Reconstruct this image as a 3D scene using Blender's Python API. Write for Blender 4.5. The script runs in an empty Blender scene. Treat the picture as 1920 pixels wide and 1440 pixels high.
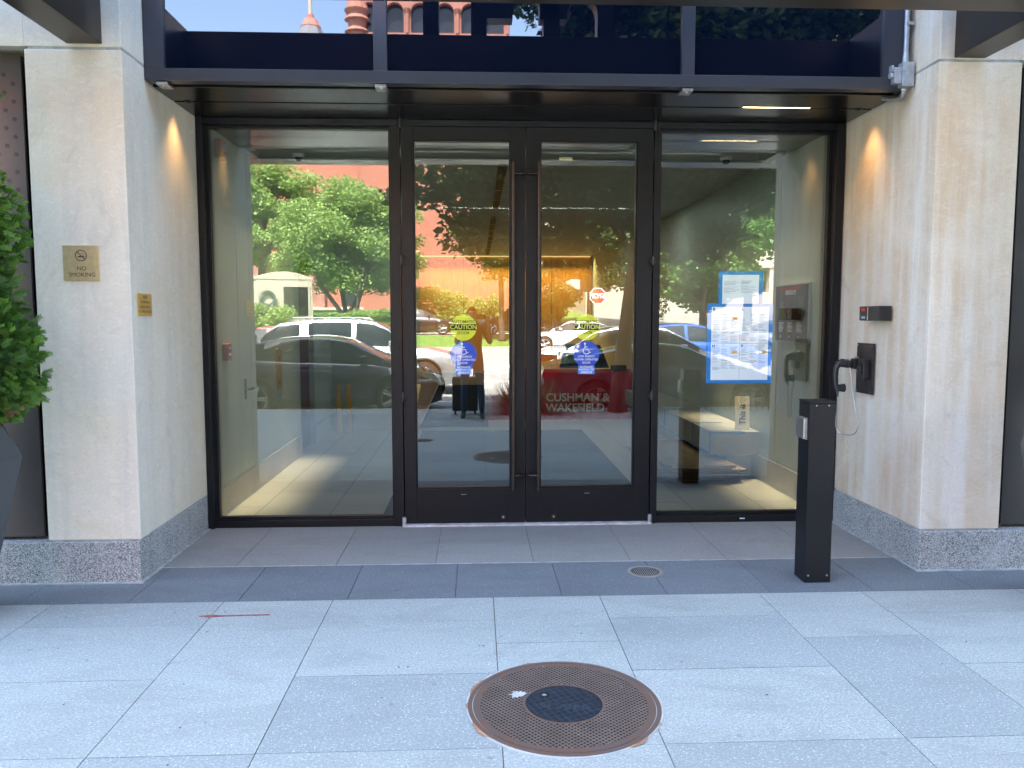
import bpy, bmesh, math, random
import numpy as np
from mathutils import Vector, Matrix
random.seed(7); rng = np.random.default_rng(7)
R = math.radians
sc = bpy.context.scene
COL = sc.collection

# ------------------------------------------------------------------ materials
def new_mat(name):
    m = bpy.data.materials.new(name); m.use_nodes = True
    nt = m.node_tree; b = nt.nodes.get('Principled BSDF')
    return m, nt, b

def N(nt, t, **kw):
    n = nt.nodes.new(t)
    for k, v in kw.items():
        if k.startswith('i_'):
            n.inputs[k[2:].replace('_', ' ')].default_value = v
        else: setattr(n, k, v)
    return n

def ramp(nt, src, stops):
    r = nt.nodes.new('ShaderNodeValToRGB')
    cr = r.color_ramp
    while len(cr.elements) < len(stops): cr.elements.new(.5)
    for e, (p, c) in zip(cr.elements, stops):
        e.position = p; e.color = (c[0], c[1], c[2], 1) if not isinstance(c, (int, float)) else (c, c, c, 1)
    nt.links.new(src, r.inputs[0]); return r

def mix(nt, a, b, f, mode='MIX'):
    m = nt.nodes.new('ShaderNodeMix'); m.data_type = 'RGBA'; m.blend_type = mode
    for s, v in ((m.inputs[6], a), (m.inputs[7], b), (m.inputs[0], f)):
        if hasattr(v, 'links') or hasattr(v, 'is_linked'): nt.links.new(v, s)
        elif isinstance(v, (int, float)): s.default_value = v
        else: s.default_value = (v[0], v[1], v[2], 1)
    return m.outputs[2]

def coords(nt, scale=(1, 1, 1)):
    tc = nt.nodes.new('ShaderNodeTexCoord'); mp = nt.nodes.new('ShaderNodeMapping')
    mp.inputs['Scale'].default_value = scale
    nt.links.new(tc.outputs['Object'], mp.inputs['Vector']); return mp.outputs[0]

def noise(nt, vec, scale, detail=4, rough=.55, dist=0):
    n = N(nt, 'ShaderNodeTexNoise', i_Scale=scale, i_Detail=detail, i_Roughness=rough, i_Distortion=dist)
    nt.links.new(vec, n.inputs['Vector']); return n.outputs['Fac']

def bump(nt, b, h, strength=.3, dist=.01):
    bp = N(nt, 'ShaderNodeBump', i_Strength=strength, i_Distance=dist)
    nt.links.new(h, bp.inputs['Height']); nt.links.new(bp.outputs[0], b.inputs['Normal'])

def simple(name, col, rough=.6, metal=0., var=.12, vs=6., bmp=0., coat=0., spec=.5):
    m, nt, b = new_mat(name)
    v = coords(nt); f = noise(nt, v, vs)
    lo = [c * (1 - var) for c in col]; hi = [min(1, c * (1 + var)) for c in col]
    r = ramp(nt, f, [(.3, lo), (.7, hi)])
    nt.links.new(r.outputs[0], b.inputs['Base Color'])
    b.inputs['Roughness'].default_value = rough; b.inputs['Metallic'].default_value = metal
    b.inputs['Coat Weight'].default_value = coat; b.inputs['Coat Roughness'].default_value = .04
    b.inputs['Specular IOR Level'].default_value = spec
    if bmp: bump(nt, b, noise(nt, v, vs * 20, 3), bmp, .002)
    return m

def emis(name, col, s):
    m, nt, b = new_mat(name)
    b.inputs['Base Color'].default_value = (*col, 1)
    b.inputs['Emission Color'].default_value = (*col, 1); b.inputs['Emission Strength'].default_value = s
    return m

def glass_mat(name, tint, ior, wav=.0):
    m, nt, b = new_mat(name); nt.nodes.remove(b)
    out = nt.nodes['Material Output']
    tr = N(nt, 'ShaderNodeBsdfTransparent'); tr.inputs[0].default_value = (*tint, 1)
    gl = N(nt, 'ShaderNodeBsdfGlossy'); gl.inputs['Roughness'].default_value = 0.0
    fr = N(nt, 'ShaderNodeFresnel', i_IOR=ior)
    mx = N(nt, 'ShaderNodeMixShader')
    nt.links.new(fr.outputs[0], mx.inputs[0]); nt.links.new(tr.outputs[0], mx.inputs[1]); nt.links.new(gl.outputs[0], mx.inputs[2])
    nt.links.new(mx.outputs[0], out.inputs[0])
    if wav:
        bp = N(nt, 'ShaderNodeBump', i_Strength=wav, i_Distance=.01)
        nt.links.new(noise(nt, coords(nt, (1, 1, .6)), 3.2, 1), bp.inputs['Height'])
        nt.links.new(bp.outputs[0], gl.inputs['Normal'])
    return m

def limestone(name, base, warm, grey):
    m, nt, b = new_mat(name)
    v = coords(nt); vs = coords(nt, (5, 5, .35)); fl = coords(nt, (1, 1, 2.2))
    big = noise(nt, v, 1.3, 4, .6, .6); streak = noise(nt, vs, 1.6, 5, .6)
    fine = noise(nt, v, 90, 3); med = noise(nt, fl, 16, 6, .7, 1.2)
    c1 = mix(nt, base, warm, ramp(nt, big, [(.40, 0.), (.62, .95)]).outputs[0])
    c2 = mix(nt, c1, grey, ramp(nt, streak, [(.42, 0.), (.66, .9)]).outputs[0])
    c3 = mix(nt, c2, [min(1, x * 1.28) for x in base], ramp(nt, med, [(.50, 0.), (.72, .42)]).outputs[0])
    c4 = mix(nt, c3, [x * .74 for x in base], ramp(nt, fine, [(.52, 0.), (.75, .6)]).outputs[0])
    pits = N(nt, 'ShaderNodeTexVoronoi', i_Scale=55.); nt.links.new(v, pits.inputs['Vector'])
    ps = N(nt, 'ShaderNodeSeparateColor'); nt.links.new(pits.outputs['Color'], ps.inputs[0])
    pm2 = N(nt, 'ShaderNodeMath', operation='MULTIPLY'); nt.links.new(ramp(nt, pits.outputs['Distance'], [(.12, .6), (.22, 0.)]).outputs[0], pm2.inputs[0]); nt.links.new(ramp(nt, ps.outputs[0], [(.82, 0.), (.84, 1.)]).outputs[0], pm2.inputs[1])
    c4 = mix(nt, c4, [x * .6 for x in base], pm2.outputs[0])
    scuff = noise(nt, coords(nt, (1, 1, .8)), 3.4, 8, .75, 2.)
    c4 = mix(nt, c4, [x * .72 for x in base], ramp(nt, scuff, [(.55, 0.), (.70, .55)]).outputs[0])
    nt.links.new(c4, b.inputs['Base Color']); b.inputs['Roughness'].default_value = .82
    bump(nt, b, mix(nt, med, fine, .5), .22, .004)
    return m

def granite(name, a, c, d, sc_=150):
    m, nt, b = new_mat(name)
    v = coords(nt)
    vo = N(nt, 'ShaderNodeTexVoronoi', i_Scale=sc_); nt.links.new(v, vo.inputs['Vector'])
    sep = N(nt, 'ShaderNodeSeparateColor'); nt.links.new(vo.outputs['Color'], sep.inputs[0])
    col = ramp(nt, sep.outputs[0], [(0., d), (.22, d), (.3, c), (.62, c), (.72, a), (1., a)]).outputs[0]
    dirt = noise(nt, coords(nt, (3, 3, 1.2)), 2.2, 4)
    col = mix(nt, col, (.50, .50, .50), ramp(nt, dirt, [(.45, 0.), (.75, .35)]).outputs[0], 'MIX')
    nt.links.new(col, b.inputs['Base Color']); b.inputs['Roughness'].default_value = .6
    bump(nt, b, sep.outputs[1], .15, .002)
    return m

def paving(name, base, chips, chip_col, chip_amt=.16, tint=1.0, rough=.75):
    """concrete paver with exposed chips; each slab has its own tone (attribute 'tone')"""
    m, nt, b = new_mat(name)
    v = coords(nt)
    at = N(nt, 'ShaderNodeAttribute', attribute_name='tone')
    vo = N(nt, 'ShaderNodeTexVoronoi', i_Scale=chips); nt.links.new(v, vo.inputs['Vector'])
    sep = N(nt, 'ShaderNodeSeparateColor'); nt.links.new(vo.outputs['Color'], sep.inputs[0])
    d = ramp(nt, vo.outputs['Distance'], [(.22, 1.), (.38, 0.)]).outputs[0]
    pick = ramp(nt, sep.outputs[0], [(1 - chip_amt, 0.), (1 - chip_amt + .02, 1.)]).outputs[0]
    dark = ramp(nt, sep.outputs[1], [(.86, 0.), (.88, .55)]).outputs[0]
    fine = noise(nt, v, 95, 5, .8); big = noise(nt, v, 2.1, 6, .7)
    bd = ramp(nt, at.outputs['Fac'], [(0., [base[0] * .66, base[1] * .70, base[2] * .76]), (1., base)]).outputs[0]
    c = mix(nt, bd, [x * .80 for x in base], ramp(nt, big, [(.42, 0.), (.78, .5)]).outputs[0])
    c = mix(nt, c, [x * .52 for x in base], ramp(nt, fine, [(.47, 0.), (.66, .75)]).outputs[0]); c = mix(nt, c, [min(1, x * 1.35) for x in base], ramp(nt, fine, [(.36, .75), (.46, 0.)]).outputs[0])
    mk = N(nt, 'ShaderNodeMath', operation='MULTIPLY'); nt.links.new(d, mk.inputs[0]); nt.links.new(pick, mk.inputs[1])
    wear = noise(nt, coords(nt, (1, 2.2, 1)), .9, 8, .72, 1.5)
    c = mix(nt, c, [x * .62 for x in base], ramp(nt, wear, [(.48, 0.), (.58, .28), (.75, .60)]).outputs[0])
    c = mix(nt, c, chip_col, mk.outputs[0])
    mk2 = N(nt, 'ShaderNodeMath', operation='MULTIPLY'); nt.links.new(d, mk2.inputs[0]); nt.links.new(dark, mk2.inputs[1])
    c = mix(nt, c, [x * .45 for x in base], mk2.outputs[0])
    # gum spots and small stains
    v2 = N(nt, 'ShaderNodeTexVoronoi', i_Scale=4.3); nt.links.new(v, v2.inputs['Vector'])
    s2 = N(nt, 'ShaderNodeSeparateColor'); nt.links.new(v2.outputs['Color'], s2.inputs[0])
    g1 = ramp(nt, v2.outputs['Distance'], [(.035, .45), (.06, 0.)]).outputs[0]
    g2 = ramp(nt, s2.outputs[2], [(.62, 0.), (.64, 1.)]).outputs[0]
    mk3 = N(nt, 'ShaderNodeMath', operation='MULTIPLY'); nt.links.new(g1, mk3.inputs[0]); nt.links.new(g2, mk3.inputs[1])
    c = mix(nt, c, [x * .4 for x in base], mk3.outputs[0])
    nt.links.new(c, b.inputs['Base Color']); b.inputs['Roughness'].default_value = rough
    bump(nt, b, fine, .25, .002)
    return m

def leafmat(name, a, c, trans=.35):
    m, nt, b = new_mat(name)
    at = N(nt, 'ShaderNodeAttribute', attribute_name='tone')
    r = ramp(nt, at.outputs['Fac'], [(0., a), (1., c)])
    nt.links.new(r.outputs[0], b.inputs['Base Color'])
    b.inputs['Roughness'].default_value = .5
    tl = N(nt, 'ShaderNodeBsdfTranslucent'); nt.links.new(r.outputs[0], tl.inputs[0])
    mx = N(nt, 'ShaderNodeMixShader'); mx.inputs[0].default_value = trans
    out = nt.nodes['Material Output']
    nt.links.new(b.outputs[0], mx.inputs[1]); nt.links.new(tl.outputs[0], mx.inputs[2]); nt.links.new(mx.outputs[0], out.inputs[0])
    return m

def brick(name, a, c, mortar, bw=.22, bh=.075):
    m, nt, b = new_mat(name)
    tc = nt.nodes.new('ShaderNodeTexCoord'); sp = N(nt, 'ShaderNodeSeparateXYZ'); cb = N(nt, 'ShaderNodeCombineXYZ')
    nt.links.new(tc.outputs['Object'], sp.inputs[0])
    ad = N(nt, 'ShaderNodeMath', operation='ADD'); nt.links.new(sp.outputs[0], ad.inputs[0]); nt.links.new(sp.outputs[1], ad.inputs[1])
    nt.links.new(ad.outputs[0], cb.inputs[0]); nt.links.new(sp.outputs[2], cb.inputs[1])
    br = N(nt, 'ShaderNodeTexBrick'); br.inputs['Scale'].default_value = 1
    br.inputs['Brick Width'].default_value = bw; br.inputs['Row Height'].default_value = bh; br.inputs['Mortar Size'].default_value = .008
    br.inputs['Color1'].default_value = (*a, 1); br.inputs['Color2'].default_value = (*c, 1); br.inputs['Mortar'].default_value = (*mortar, 1)
    nt.links.new(cb.outputs[0], br.inputs['Vector'])
    big = noise(nt, coords(nt), .35, 5)
    col = mix(nt, br.outputs[0], [x * 1.25 for x in a], ramp(nt, big, [(.45, 0.), (.7, .5)]).outputs[0])
    nt.links.new(col, b.inputs['Base Color']); b.inputs['Roughness'].default_value = .85
    return m

def wood(name, a, c, axis=(1, 6, .6)):
    m, nt, b = new_mat(name)
    f = noise(nt, coords(nt, axis), 5, 6, .6, 1.0)
    r = ramp(nt, f, [(.3, a), (.7, c)]); nt.links.new(r.outputs[0], b.inputs['Base Color'])
    b.inputs['Roughness'].default_value = .45; return m

M = {}
M['stone'] = limestone('limestone', (.69, .635, .52), (.66, .57, .43), (.58, .55, .47))
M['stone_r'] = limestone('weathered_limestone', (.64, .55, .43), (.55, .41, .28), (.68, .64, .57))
M['granite'] = granite('granite_base', (.46, .47, .46), (.26, .27, .268), (.10, .105, .105), 210)
M['caulk'] = simple('sealant', (.33, .35, .34), .8, 0, .3, 14)
M['slab'] = paving('light_pavers', (.352, .388, .366), 120, (.68, .67, .64), .10)
M['band'] = paving('dark_band_pavers', (.152, .175, .188), 110, (.36, .37, .40), .08)
M['recess'] = paving('entrance_granite_pavers', (.27, .272, .252), 170, (.38, .38, .38), .35)
M['joint'] = simple('joint_sand', (.09, .085, .08), .9)
M['frame'] = simple('black_anodised_metal', (.0075, .0085, .011), .42, .2, .15, 3, 0, 0, .35)
M['frame2'] = simple('charcoal_painted_metal', (.040, .042, .052), .36, .3, .10, 2)
M['bronze'] = simple('bronze_metal', (.055, .045, .038), .34, .7, .15, 1.5)
M['bronze_panel'] = simple('bronze_sheet', (.085, .075, .07), .4, .6, .12, 1.5)
M['steel'] = simple('brushed_steel', (.50, .50, .50), .32, .9, .1, 30)
M['galv'] = simple('galvanised_metal', (.42, .44, .47), .45, .6, .2, 25)
M['brass'] = simple('brushed_brass', (.56, .45, .24), .42, .55, .10, 40)
M['gold'] = simple('gold_plaque', (.62, .42, .12), .35, .6, .12, 30)
M['black'] = simple('black_plastic', (.016, .016, .018), .4)
M['ink'] = simple('black_print', (.012, .012, .012), .6)
M['white'] = simple('white_paint', (.80, .80, .80), .6, 0, .04)
M['red'] = simple('red_paint', (.45, .03, .02), .45)
M['glass'] = glass_mat('clear_glass', (.84, .94, .94), 2.2, .016)
M['iglass'] = glass_mat('car_window_glass', (.25, .28, .28), 1.7)
m, nt, b = new_mat('dark_spandrel_glass')
b.inputs['Base Color'].default_value = (.002, .0045, .013, 1); b.inputs['Roughness'].default_value = .015; b.inputs['IOR'].default_value = 2.3
sp = N(nt, 'ShaderNodeTexVoronoi', i_Scale=42.); nt.links.new(coords(nt), sp.inputs['Vector'])
s_ = ramp(nt, sp.outputs['Distance'], [(.035, (.05, .05, .05)), (.06, (.002, .0045, .013))]); nt.links.new(s_.outputs[0], b.inputs['Base Color'])
M['spandrel'] = m
M['sticker_y'] = simple('yellow_vinyl', (.62, .70, .02), .5, 0, .04)
M['sticker_b'] = simple('blue_vinyl', (.01, .07, .50), .5, 0, .04)
M['sticker_b2'] = simple('light_blue_vinyl', (.03, .20, .72), .5, 0, .04)
M['tape'] = simple('blue_painters_tape', (.005, .20, .55), .6, 0, .08)
M['paper'] = simple('white_paper', (.72, .84, .88), .7, 0, .03)
M['greyink'] = simple('grey_print', (.28, .34, .38), .8)
M['orange'] = simple('orange_print', (.75, .42, .05), .7)
M['iwall'] = simple('lobby_wall_panel', (.45, .50, .46), .45, 0, .05, 1.2)
M['ibase'] = simple('lobby_wall_base', (.52, .48, .42), .4, 0, .08, 3)
M['ceil'] = simple('ceiling_paint', (.42, .45, .46), .7, 0, .03)
M['mat'] = simple('entrance_carpet', (.028, .042, .060), .95, 0, .25, 60, .4)
M['amber'] = wood('amber_wood_veneer', (.42, .21, .05), (.58, .32, .09), (2, 2, .35))
M['walnut'] = wood('dark_walnut', (.09, .03, .012), (.16, .06, .025), (6, 6, .5))
M['tan'] = wood('tan_wood', (.42, .23, .10), (.50, .29, .14), (1, 6, 6))
M['redcloth'] = simple('red_tablecloth', (.42, .006, .025), .8, 0, .12, 3)
M['cream'] = simple('cream_lettering', (.62, .52, .45), .7)
M['card'] = simple('cardboard', (.30, .19, .11), .85, 0, .18, 8)
M['bench'] = simple('paper_wrapped_bench', (.34, .32, .29), .7, 0, .08, 5)
M['yellow'] = simple('yellow_plastic', (.62, .34, .005), .45)
for k_ in ('sticker_y', 'sticker_b', 'sticker_b2', 'tape', 'paper'):
    b_ = M[k_].node_tree.nodes['Principled BSDF']; b_.inputs['Coat Weight'].default_value = 1.; b_.inputs['Coat IOR'].default_value = 1.95; b_.inputs['Coat Roughness'].default_value = .0
m, nt, b = new_mat('lobby_floor_tile')
tcv = coords(nt)
br = N(nt, 'ShaderNodeTexBrick'); br.offset = .5; br.inputs['Scale'].default_value = 1
br.inputs['Brick Width'].default_value = 1.2; br.inputs['Row Height'].default_value = .6; br.inputs['Mortar Size'].default_value = .006
br.inputs['Color1'].default_value = (.40, .39, .36, 1); br.inputs['Color2'].default_value = (.45, .44, .41, 1); br.inputs['Mortar'].default_value = (.2, .2, .18, 1)
rt = N(nt, 'ShaderNodeMapping'); rt.inputs['Rotation'].default_value = (0, 0, R(90)); nt.links.new(tcv, rt.inputs[0]); nt.links.new(rt.outputs[0], br.inputs['Vector'])
nt.links.new(br.outputs[0], b.inputs['Base Color']); b.inputs['Roughness'].default_value = .32
M['tile'] = m
M['asphalt'] = simple('pale_worn_road', (.27, .255, .225), .9, 0, .2, 1.0, .3)
M['kerb'] = simple('concrete_kerb', (.40, .38, .34), .85, 0, .1, 2)
M['kerb2'] = simple('plaza_paving', (.20, .185, .16), .85, 0, .12, .4)
M['grass'] = simple('lawn', (.085, .17, .02), .9, 0, .35, 3, .6)
M['line'] = simple('road_paint', (.7, .7, .66), .8)
M['bark'] = simple('bark', (.07, .055, .042), .9, 0, .35, 9, .6)
M['leaf_dark'] = leafmat('oak_leaves', (.015, .045, .010), (.075, .15, .022))
M['leaf_light'] = leafmat('light_leaves', (.16, .25, .06), (.46, .58, .18), .5)
M['leaf_mid'] = leafmat('mid_leaves', (.04, .10, .018), (.14, .26, .04))
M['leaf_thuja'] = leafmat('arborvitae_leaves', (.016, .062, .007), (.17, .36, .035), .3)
M['leaf_dead'] = leafmat('dry_leaves', (.20, .10, .04), (.40, .24, .12), .25)
M['redbrick'] = brick('red_brick', (.42, .12, .075), (.36, .10, .06), (.34, .18, .13))
M['redstone'] = simple('red_sandstone', (.36, .15, .115), .8, 0, .15, 1)
M['palestone'] = simple('pale_stone', (.50, .43, .33), .8, 0, .12, 1.4)
M['concrete'] = simple('beige_concrete', (.48, .40, .31), .8, 0, .08, .5)
M['darkwin'] = simple('dark_window_glass', (.02, .025, .03), .08, 0, .2)
M['slate'] = simple('grey_slate', (.17, .17, .20), .6)
M['copper'] = simple('verdigris_bronze', (.10, .14, .12), .5, .4, .3, 5)
M['tyre'] = simple('tyre_rubber', (.015, .015, .015), .8)
M['rim'] = simple('alloy_wheel', (.45, .46, .48), .3, .8)
M['lamp'] = simple('headlamp_lens', (.7, .72, .75), .1, .2)
M['taill'] = simple('tail_lamp_lens', (.55, .02, .015), .15)
M['planter'] = simple('slate_grey_planter', (.06, .07, .08), .5, .1, .1, 2)
M['skin'] = simple('skin', (.36, .20, .14), .5, 0, .08)
M['hair'] = simple('dark_hair', (.015, .011, .009), .6)
M['shirt'] = simple('brown_red_shirt', (.10, .035, .025), .85, 0, .1, 8)
M['denim'] = simple('blue_denim', (.025, .045, .10), .85, 0, .2, 25)
M['shoe'] = simple('dark_leather', (.03, .018, .012), .5)
m, nt, b = new_mat('rusty_cast_iron')
v = coords(nt)
c = mix(nt, (.155, .085, .058), (.115, .095, .085), ramp(nt, noise(nt, v, 7, 5, .65), [(.35, 0.), (.65, 1.)]).outputs[0])
c = mix(nt, c, (.26, .12, .06), ramp(nt, noise(nt, v, 22, 5, .7), [(.58, 0.), (.75, .6)]).outputs[0])
nt.links.new(c, b.inputs['Base Color']); b.inputs['Roughness'].default_value = .6; b.inputs['Metallic'].default_value = .25
bump(nt, b, noise(nt, v, 150, 3), .3, .002)
M['rust'] = m
M['rustpit'] = simple('dark_rust_recess', (.03, .019, .015), .85, 0, .3, 20)
M['rustrib'] = simple('worn_iron_rib', (.165, .125, .10), .6, .1, .25, 9)
M['ruststain'] = simple('orange_rust_stain', (.33, .19, .12), .9, 0, .3, 15)
M['blueiron'] = simple('dark_blue_iron', (.022, .032, .048), .42, .4, .3, 30)
M['blueirib'] = simple('worn_blue_iron_rib', (.045, .06, .08), .5, .2, .2, 30)
M['patch'] = simple('pale_grout', (.42, .43, .42), .85, 0, .15, 12)

def paint(name, col, metal=.5):
    return simple(name, col, .32, metal, .03, 1, 0, 1.0)

# ------------------------------------------------------------------ mesh helper
class MB:
    def __init__(s): s.v = []; s.f = []; s.m = []; s.t = []; s.g = []
    def add(s, vs, fs, mi=0, tone=.5):
        o = len(s.v); s.g.append((o, len(s.f))); s.v += [tuple(map(float, p)) for p in vs]
        for f in fs: s.f.append(tuple(i + o for i in f)); s.m.append(mi); s.t.append(tone)
        return s
    def box(s, x0, x1, y0, y1, z0, z1, mi=0, tone=.5):
        return s.add([(x0, y0, z0), (x1, y0, z0), (x1, y1, z0), (x0, y1, z0), (x0, y0, z1), (x1, y0, z1), (x1, y1, z1), (x0, y1, z1)],
              [(0, 3, 2, 1), (4, 5, 6, 7), (0, 1, 5, 4), (1, 2, 6, 5), (2, 3, 7, 6), (3, 0, 4, 7)], mi, tone)
    def prism(s, poly, a0, a1, axis='y', mi=0, tone=.5):
        """polygon in the plane across `axis`, extruded from a0 to a1"""
        def P(p, a): return {'y': (p[0], a, p[1]), 'x': (a, p[0], p[1]), 'z': (p[0], p[1], a)}[axis]
        n = len(poly); vs = [P(p, a0) for p in poly] + [P(p, a1) for p in poly]
        fs = [tuple(range(n)), tuple(range(2 * n - 1, n - 1, -1))] + [(i, i + n, (i + 1) % n + n, (i + 1) % n) for i in range(n)]
        return s.add(vs, fs, mi, tone)
    def cyl(s, p0, p1, r0, r1=None, n=16, mi=0, cap=True, tone=.5):
        r1 = r0 if r1 is None else r1
        p0 = Vector(p0); p1 = Vector(p1); d = (p1 - p0).normalized()
        a = Vector((0, 0, 1)) if abs(d.z) < .9 else Vector((1, 0, 0))
        u = d.cross(a).normalized(); w = d.cross(u)
        vs = []
        for p, r in ((p0, r0), (p1, r1)):
            for i in range(n):
                t = 2 * math.pi * i / n; vs.append(p + u * (r * math.cos(t)) + w * (r * math.sin(t)))
        fs = [(i, (i + 1) % n, (i + 1) % n + n, i + n) for i in range(n)]
        if cap: fs += [tuple(range(n - 1, -1, -1)), tuple(range(n, 2 * n))]
        return s.add(vs, fs, mi, tone)
    def tube(s, pts, r, n=8, mi=0, tone=.5):
        pts = [Vector(p) for p in pts]; rs = r if isinstance(r, (list, tuple)) else [r] * len(pts)
        vs = []; fs = []; up = None
        for k, p in enumerate(pts):
            d = (pts[min(k + 1, len(pts) - 1)] - pts[max(k - 1, 0)]).normalized()
            if up is None: up = Vector((0, 0, 1)) if abs(d.z) < .9 else Vector((1, 0, 0))
            u = d.cross(up).normalized(); w = u.cross(d).normalized(); up = w
            for i in range(n):
                t = 2 * math.pi * i / n; vs.append(p + (u * math.cos(t) + w * math.sin(t)) * rs[k])
        for k in range(len(pts) - 1):
            for i in range(n): fs.append((k * n + i, k * n + (i + 1) % n, (k + 1) * n + (i + 1) % n, (k + 1) * n + i))
        fs += [tuple(range(n)), tuple(range(len(pts) * n - 1, (len(pts) - 1) * n - 1, -1))]
        return s.add(vs, fs, mi, tone)
    def ring(s, c, r0, r1, z0, z1, n=64, mi=0):
        vs = []
        for r, z in ((r0, z0), (r0, z1), (r1, z1), (r1, z0)):
            for i in range(n):
                t = 2 * math.pi * i / n; vs.append((c[0] + r * math.cos(t), c[1] + r * math.sin(t), z))
        fs = []
        for k in range(4):
            for i in range(n): fs.append((k * n + i, k * n + (i + 1) % n, ((k + 1) % 4) * n + (i + 1) % n, ((k + 1) % 4) * n + i))
        return s.add(vs, fs, mi)
    def build_each(s, name, *a, **k):
        g = s.g + [(len(s.v), len(s.f))]
        for (v0, f0), (v1, f1) in zip(g, g[1:]):
            q = MB(); q.v = s.v[v0:v1]; q.f = [tuple(i - v0 for i in f) for f in s.f[f0:f1]]; q.m = s.m[f0:f1]; q.t = s.t[f0:f1]; q.build(name, *a, **k)
    def build(s, name, mats, parent=None, smooth=False, bevel=0, base=None, tone=False, auto=None):
        me = bpy.data.meshes.new(name)
        off = Vector((0, 0, 0))
        if parent is not None:
            q = parent
            while q is not None: off = off + q.location; q = q.parent
        elif base is not None: off = Vector(base)
        vs = [(p[0] - off.x, p[1] - off.y, p[2] - off.z) for p in s.v]
        me.from_pydata(vs, [], s.f)
        if not isinstance(mats, (list, tuple)): mats = [mats]
        for m_ in mats: me.materials.append(m_)
        me.polygons.foreach_set('material_index', s.m)
        if tone:
            a = me.attributes.new('tone', 'FLOAT', 'FACE'); a.data.foreach_set('value', s.t)
        bm = bmesh.new(); bm.from_mesh(me)
        if bevel:
            ed = [e for e in bm.edges if len(e.link_faces) == 2 and e.calc_face_angle(0) > .6]
            bmesh.ops.bevel(bm, geom=ed, offset=bevel, segments=2, profile=.6, affect='EDGES', clamp_overlap=True)
        if not tone: bmesh.ops.recalc_face_normals(bm, faces=bm.faces)
        bm.to_mesh(me); bm.free()
        if smooth:
            me.polygons.foreach_set('use_smooth', [True] * len(me.polygons))
            if auto: me.set_sharp_from_angle(angle=R(auto))
        me.update()
        o = bpy.data.objects.new(name, me); COL.objects.link(o)
        if parent is not None: o.parent = parent
        elif base is not None: o.location = base
        return o

def tag(o, label=None, cat=None, group=None, kind=None):
    for k, v_ in (('label', label), ('category', cat), ('group', group), ('kind', kind)):
        if v_: o[k] = v_
    return o

def thing(name, loc, label, cat, group=None):
    o = bpy.data.objects.new(name, None); COL.objects.link(o); o.location = loc
    o.empty_display_size = .1
    return tag(o, label, cat, group)

def struct(o): o['kind'] = 'structure'; return o

FONT_CACHE = {}
def text_verts(txt, size, align='CENTER', bold=0.):
    cu = bpy.data.curves.new('t', 'FONT'); cu.body = txt; cu.size = size; cu.align_x = align; cu.align_y = 'CENTER'
    cu.offset = bold * size; cu.resolution_u = 3
    o = bpy.data.objects.new('t', cu); COL.objects.link(o)
    dg = bpy.context.evaluated_depsgraph_get(); me = bpy.data.meshes.new_from_object(o.evaluated_get(dg))
    vs = [tuple(v_.co) for v_ in me.vertices]; fs = [tuple(p.vertices) for p in me.polygons]
    bpy.data.objects.remove(o); bpy.data.curves.remove(cu); bpy.data.meshes.remove(me)
    return vs, fs
def put_text(mb, txt, size, origin, right, up, align='CENTER', bold=.004, mi=0, sx=1.):
    """flat letters on a surface: right/up are the writing directions"""
    vs, fs = text_verts(txt, size, align, bold); o = Vector(origin); r_ = Vector(right); u_ = Vector(up)
    mb.add([o + r_ * (a[0] * sx) + u_ * a[1] for a in vs], fs, mi)

# ------------------------------------------------------------------ ground
def slabs():
    g = .004
    mb = MB()
    # light pavers: columns across, staggered rows
    xs = [-1.43, -.82, .09, .70, 1.63, 2.24]
    left = [-1.43]; right = [2.24]
    wide = True
    x = -1.43
    while x > -14: x -= (.94 if wide else .61); wide = not wide; left.append(x)
    x = 2.24; wide = True
    while x < 15: x += (.92 if wide else .61); wide = not wide; right.append(x)
    cols = sorted(set(left + xs + right))
    MC = (.355, -2.975, .44)
    for i in range(len(cols) - 1):
        a, b_ = cols[i], cols[i + 1]; w = b_ - a
        ys = [-1.667]
        if w > .7:
            y = -2.01; st = .627
        else:
            y = -2.31; st = .955
        while y > -7.6: ys.append(y); y -= st
        ys.append(-7.62)
        for k in range(len(ys) - 1):
            y1, y0 = ys[k], ys[k + 1]
            if y1 - y0 < .02: continue
            tone = random.choice([.95, 1, .9, .85, .45, .55, 1.])
            key = (round(a, 2), k)
            tone = {(-1.43, 0): 1, (-1.43, 1): 1, (-.82, 0): .9, (-.82, 1): 1, (-.82, 2): .35, (.09, 0): .95, (.09, 1): 1.,
                    (.70, 0): .95, (.70, 1): .55, (.70, 2): 1., (1.63, 0): 1, (1.63, 1): .35, (.7, 3): .4, (2.24, 1): .95}.get(key, tone)
            # cut the slab around the manhole: polygon clipping by skipping; frame ring covers the cut
            mb.box(a + g / 2, b_ - g / 2, y0 + g / 2, y1 - g / 2, -.05, random.uniform(-.0012, .0), 0, tone)
    o = mb.build('paving', M['slab'], tone=True); struct(o)
    mb = MB(); x = -14.84
    while x < 15:
        mb.box(x + .002, x + .611, -1.663, -1.032, -.05, random.uniform(-.001, 0), 0, random.uniform(.6, 1)); x += .613
    o = mb.build('dark_paving_band', M['band'], tone=True); struct(o)
    mb = MB(); x = -2.2
    for k in range(8):
        x0 = max(-2.03, x); x1 = min(2.775, x + .642)
        mb.box(x0 + .002, x1 - .002, -1.028, -.60, -.05, 0, 0, random.uniform(.5, 1))
        mb.box(x0 + .002, x1 - .002, -.597, -.04, -.05, 0, 0, random.uniform(.5, 1)); x += .642
    o = mb.build('entrance_paving', M['recess'], tone=True); struct(o)
    mb = MB(); mb.box(-16, 16, -7.62, .0, -.3, -.006)
    struct(mb.build('ground', M['joint']))
slabs()

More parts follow.
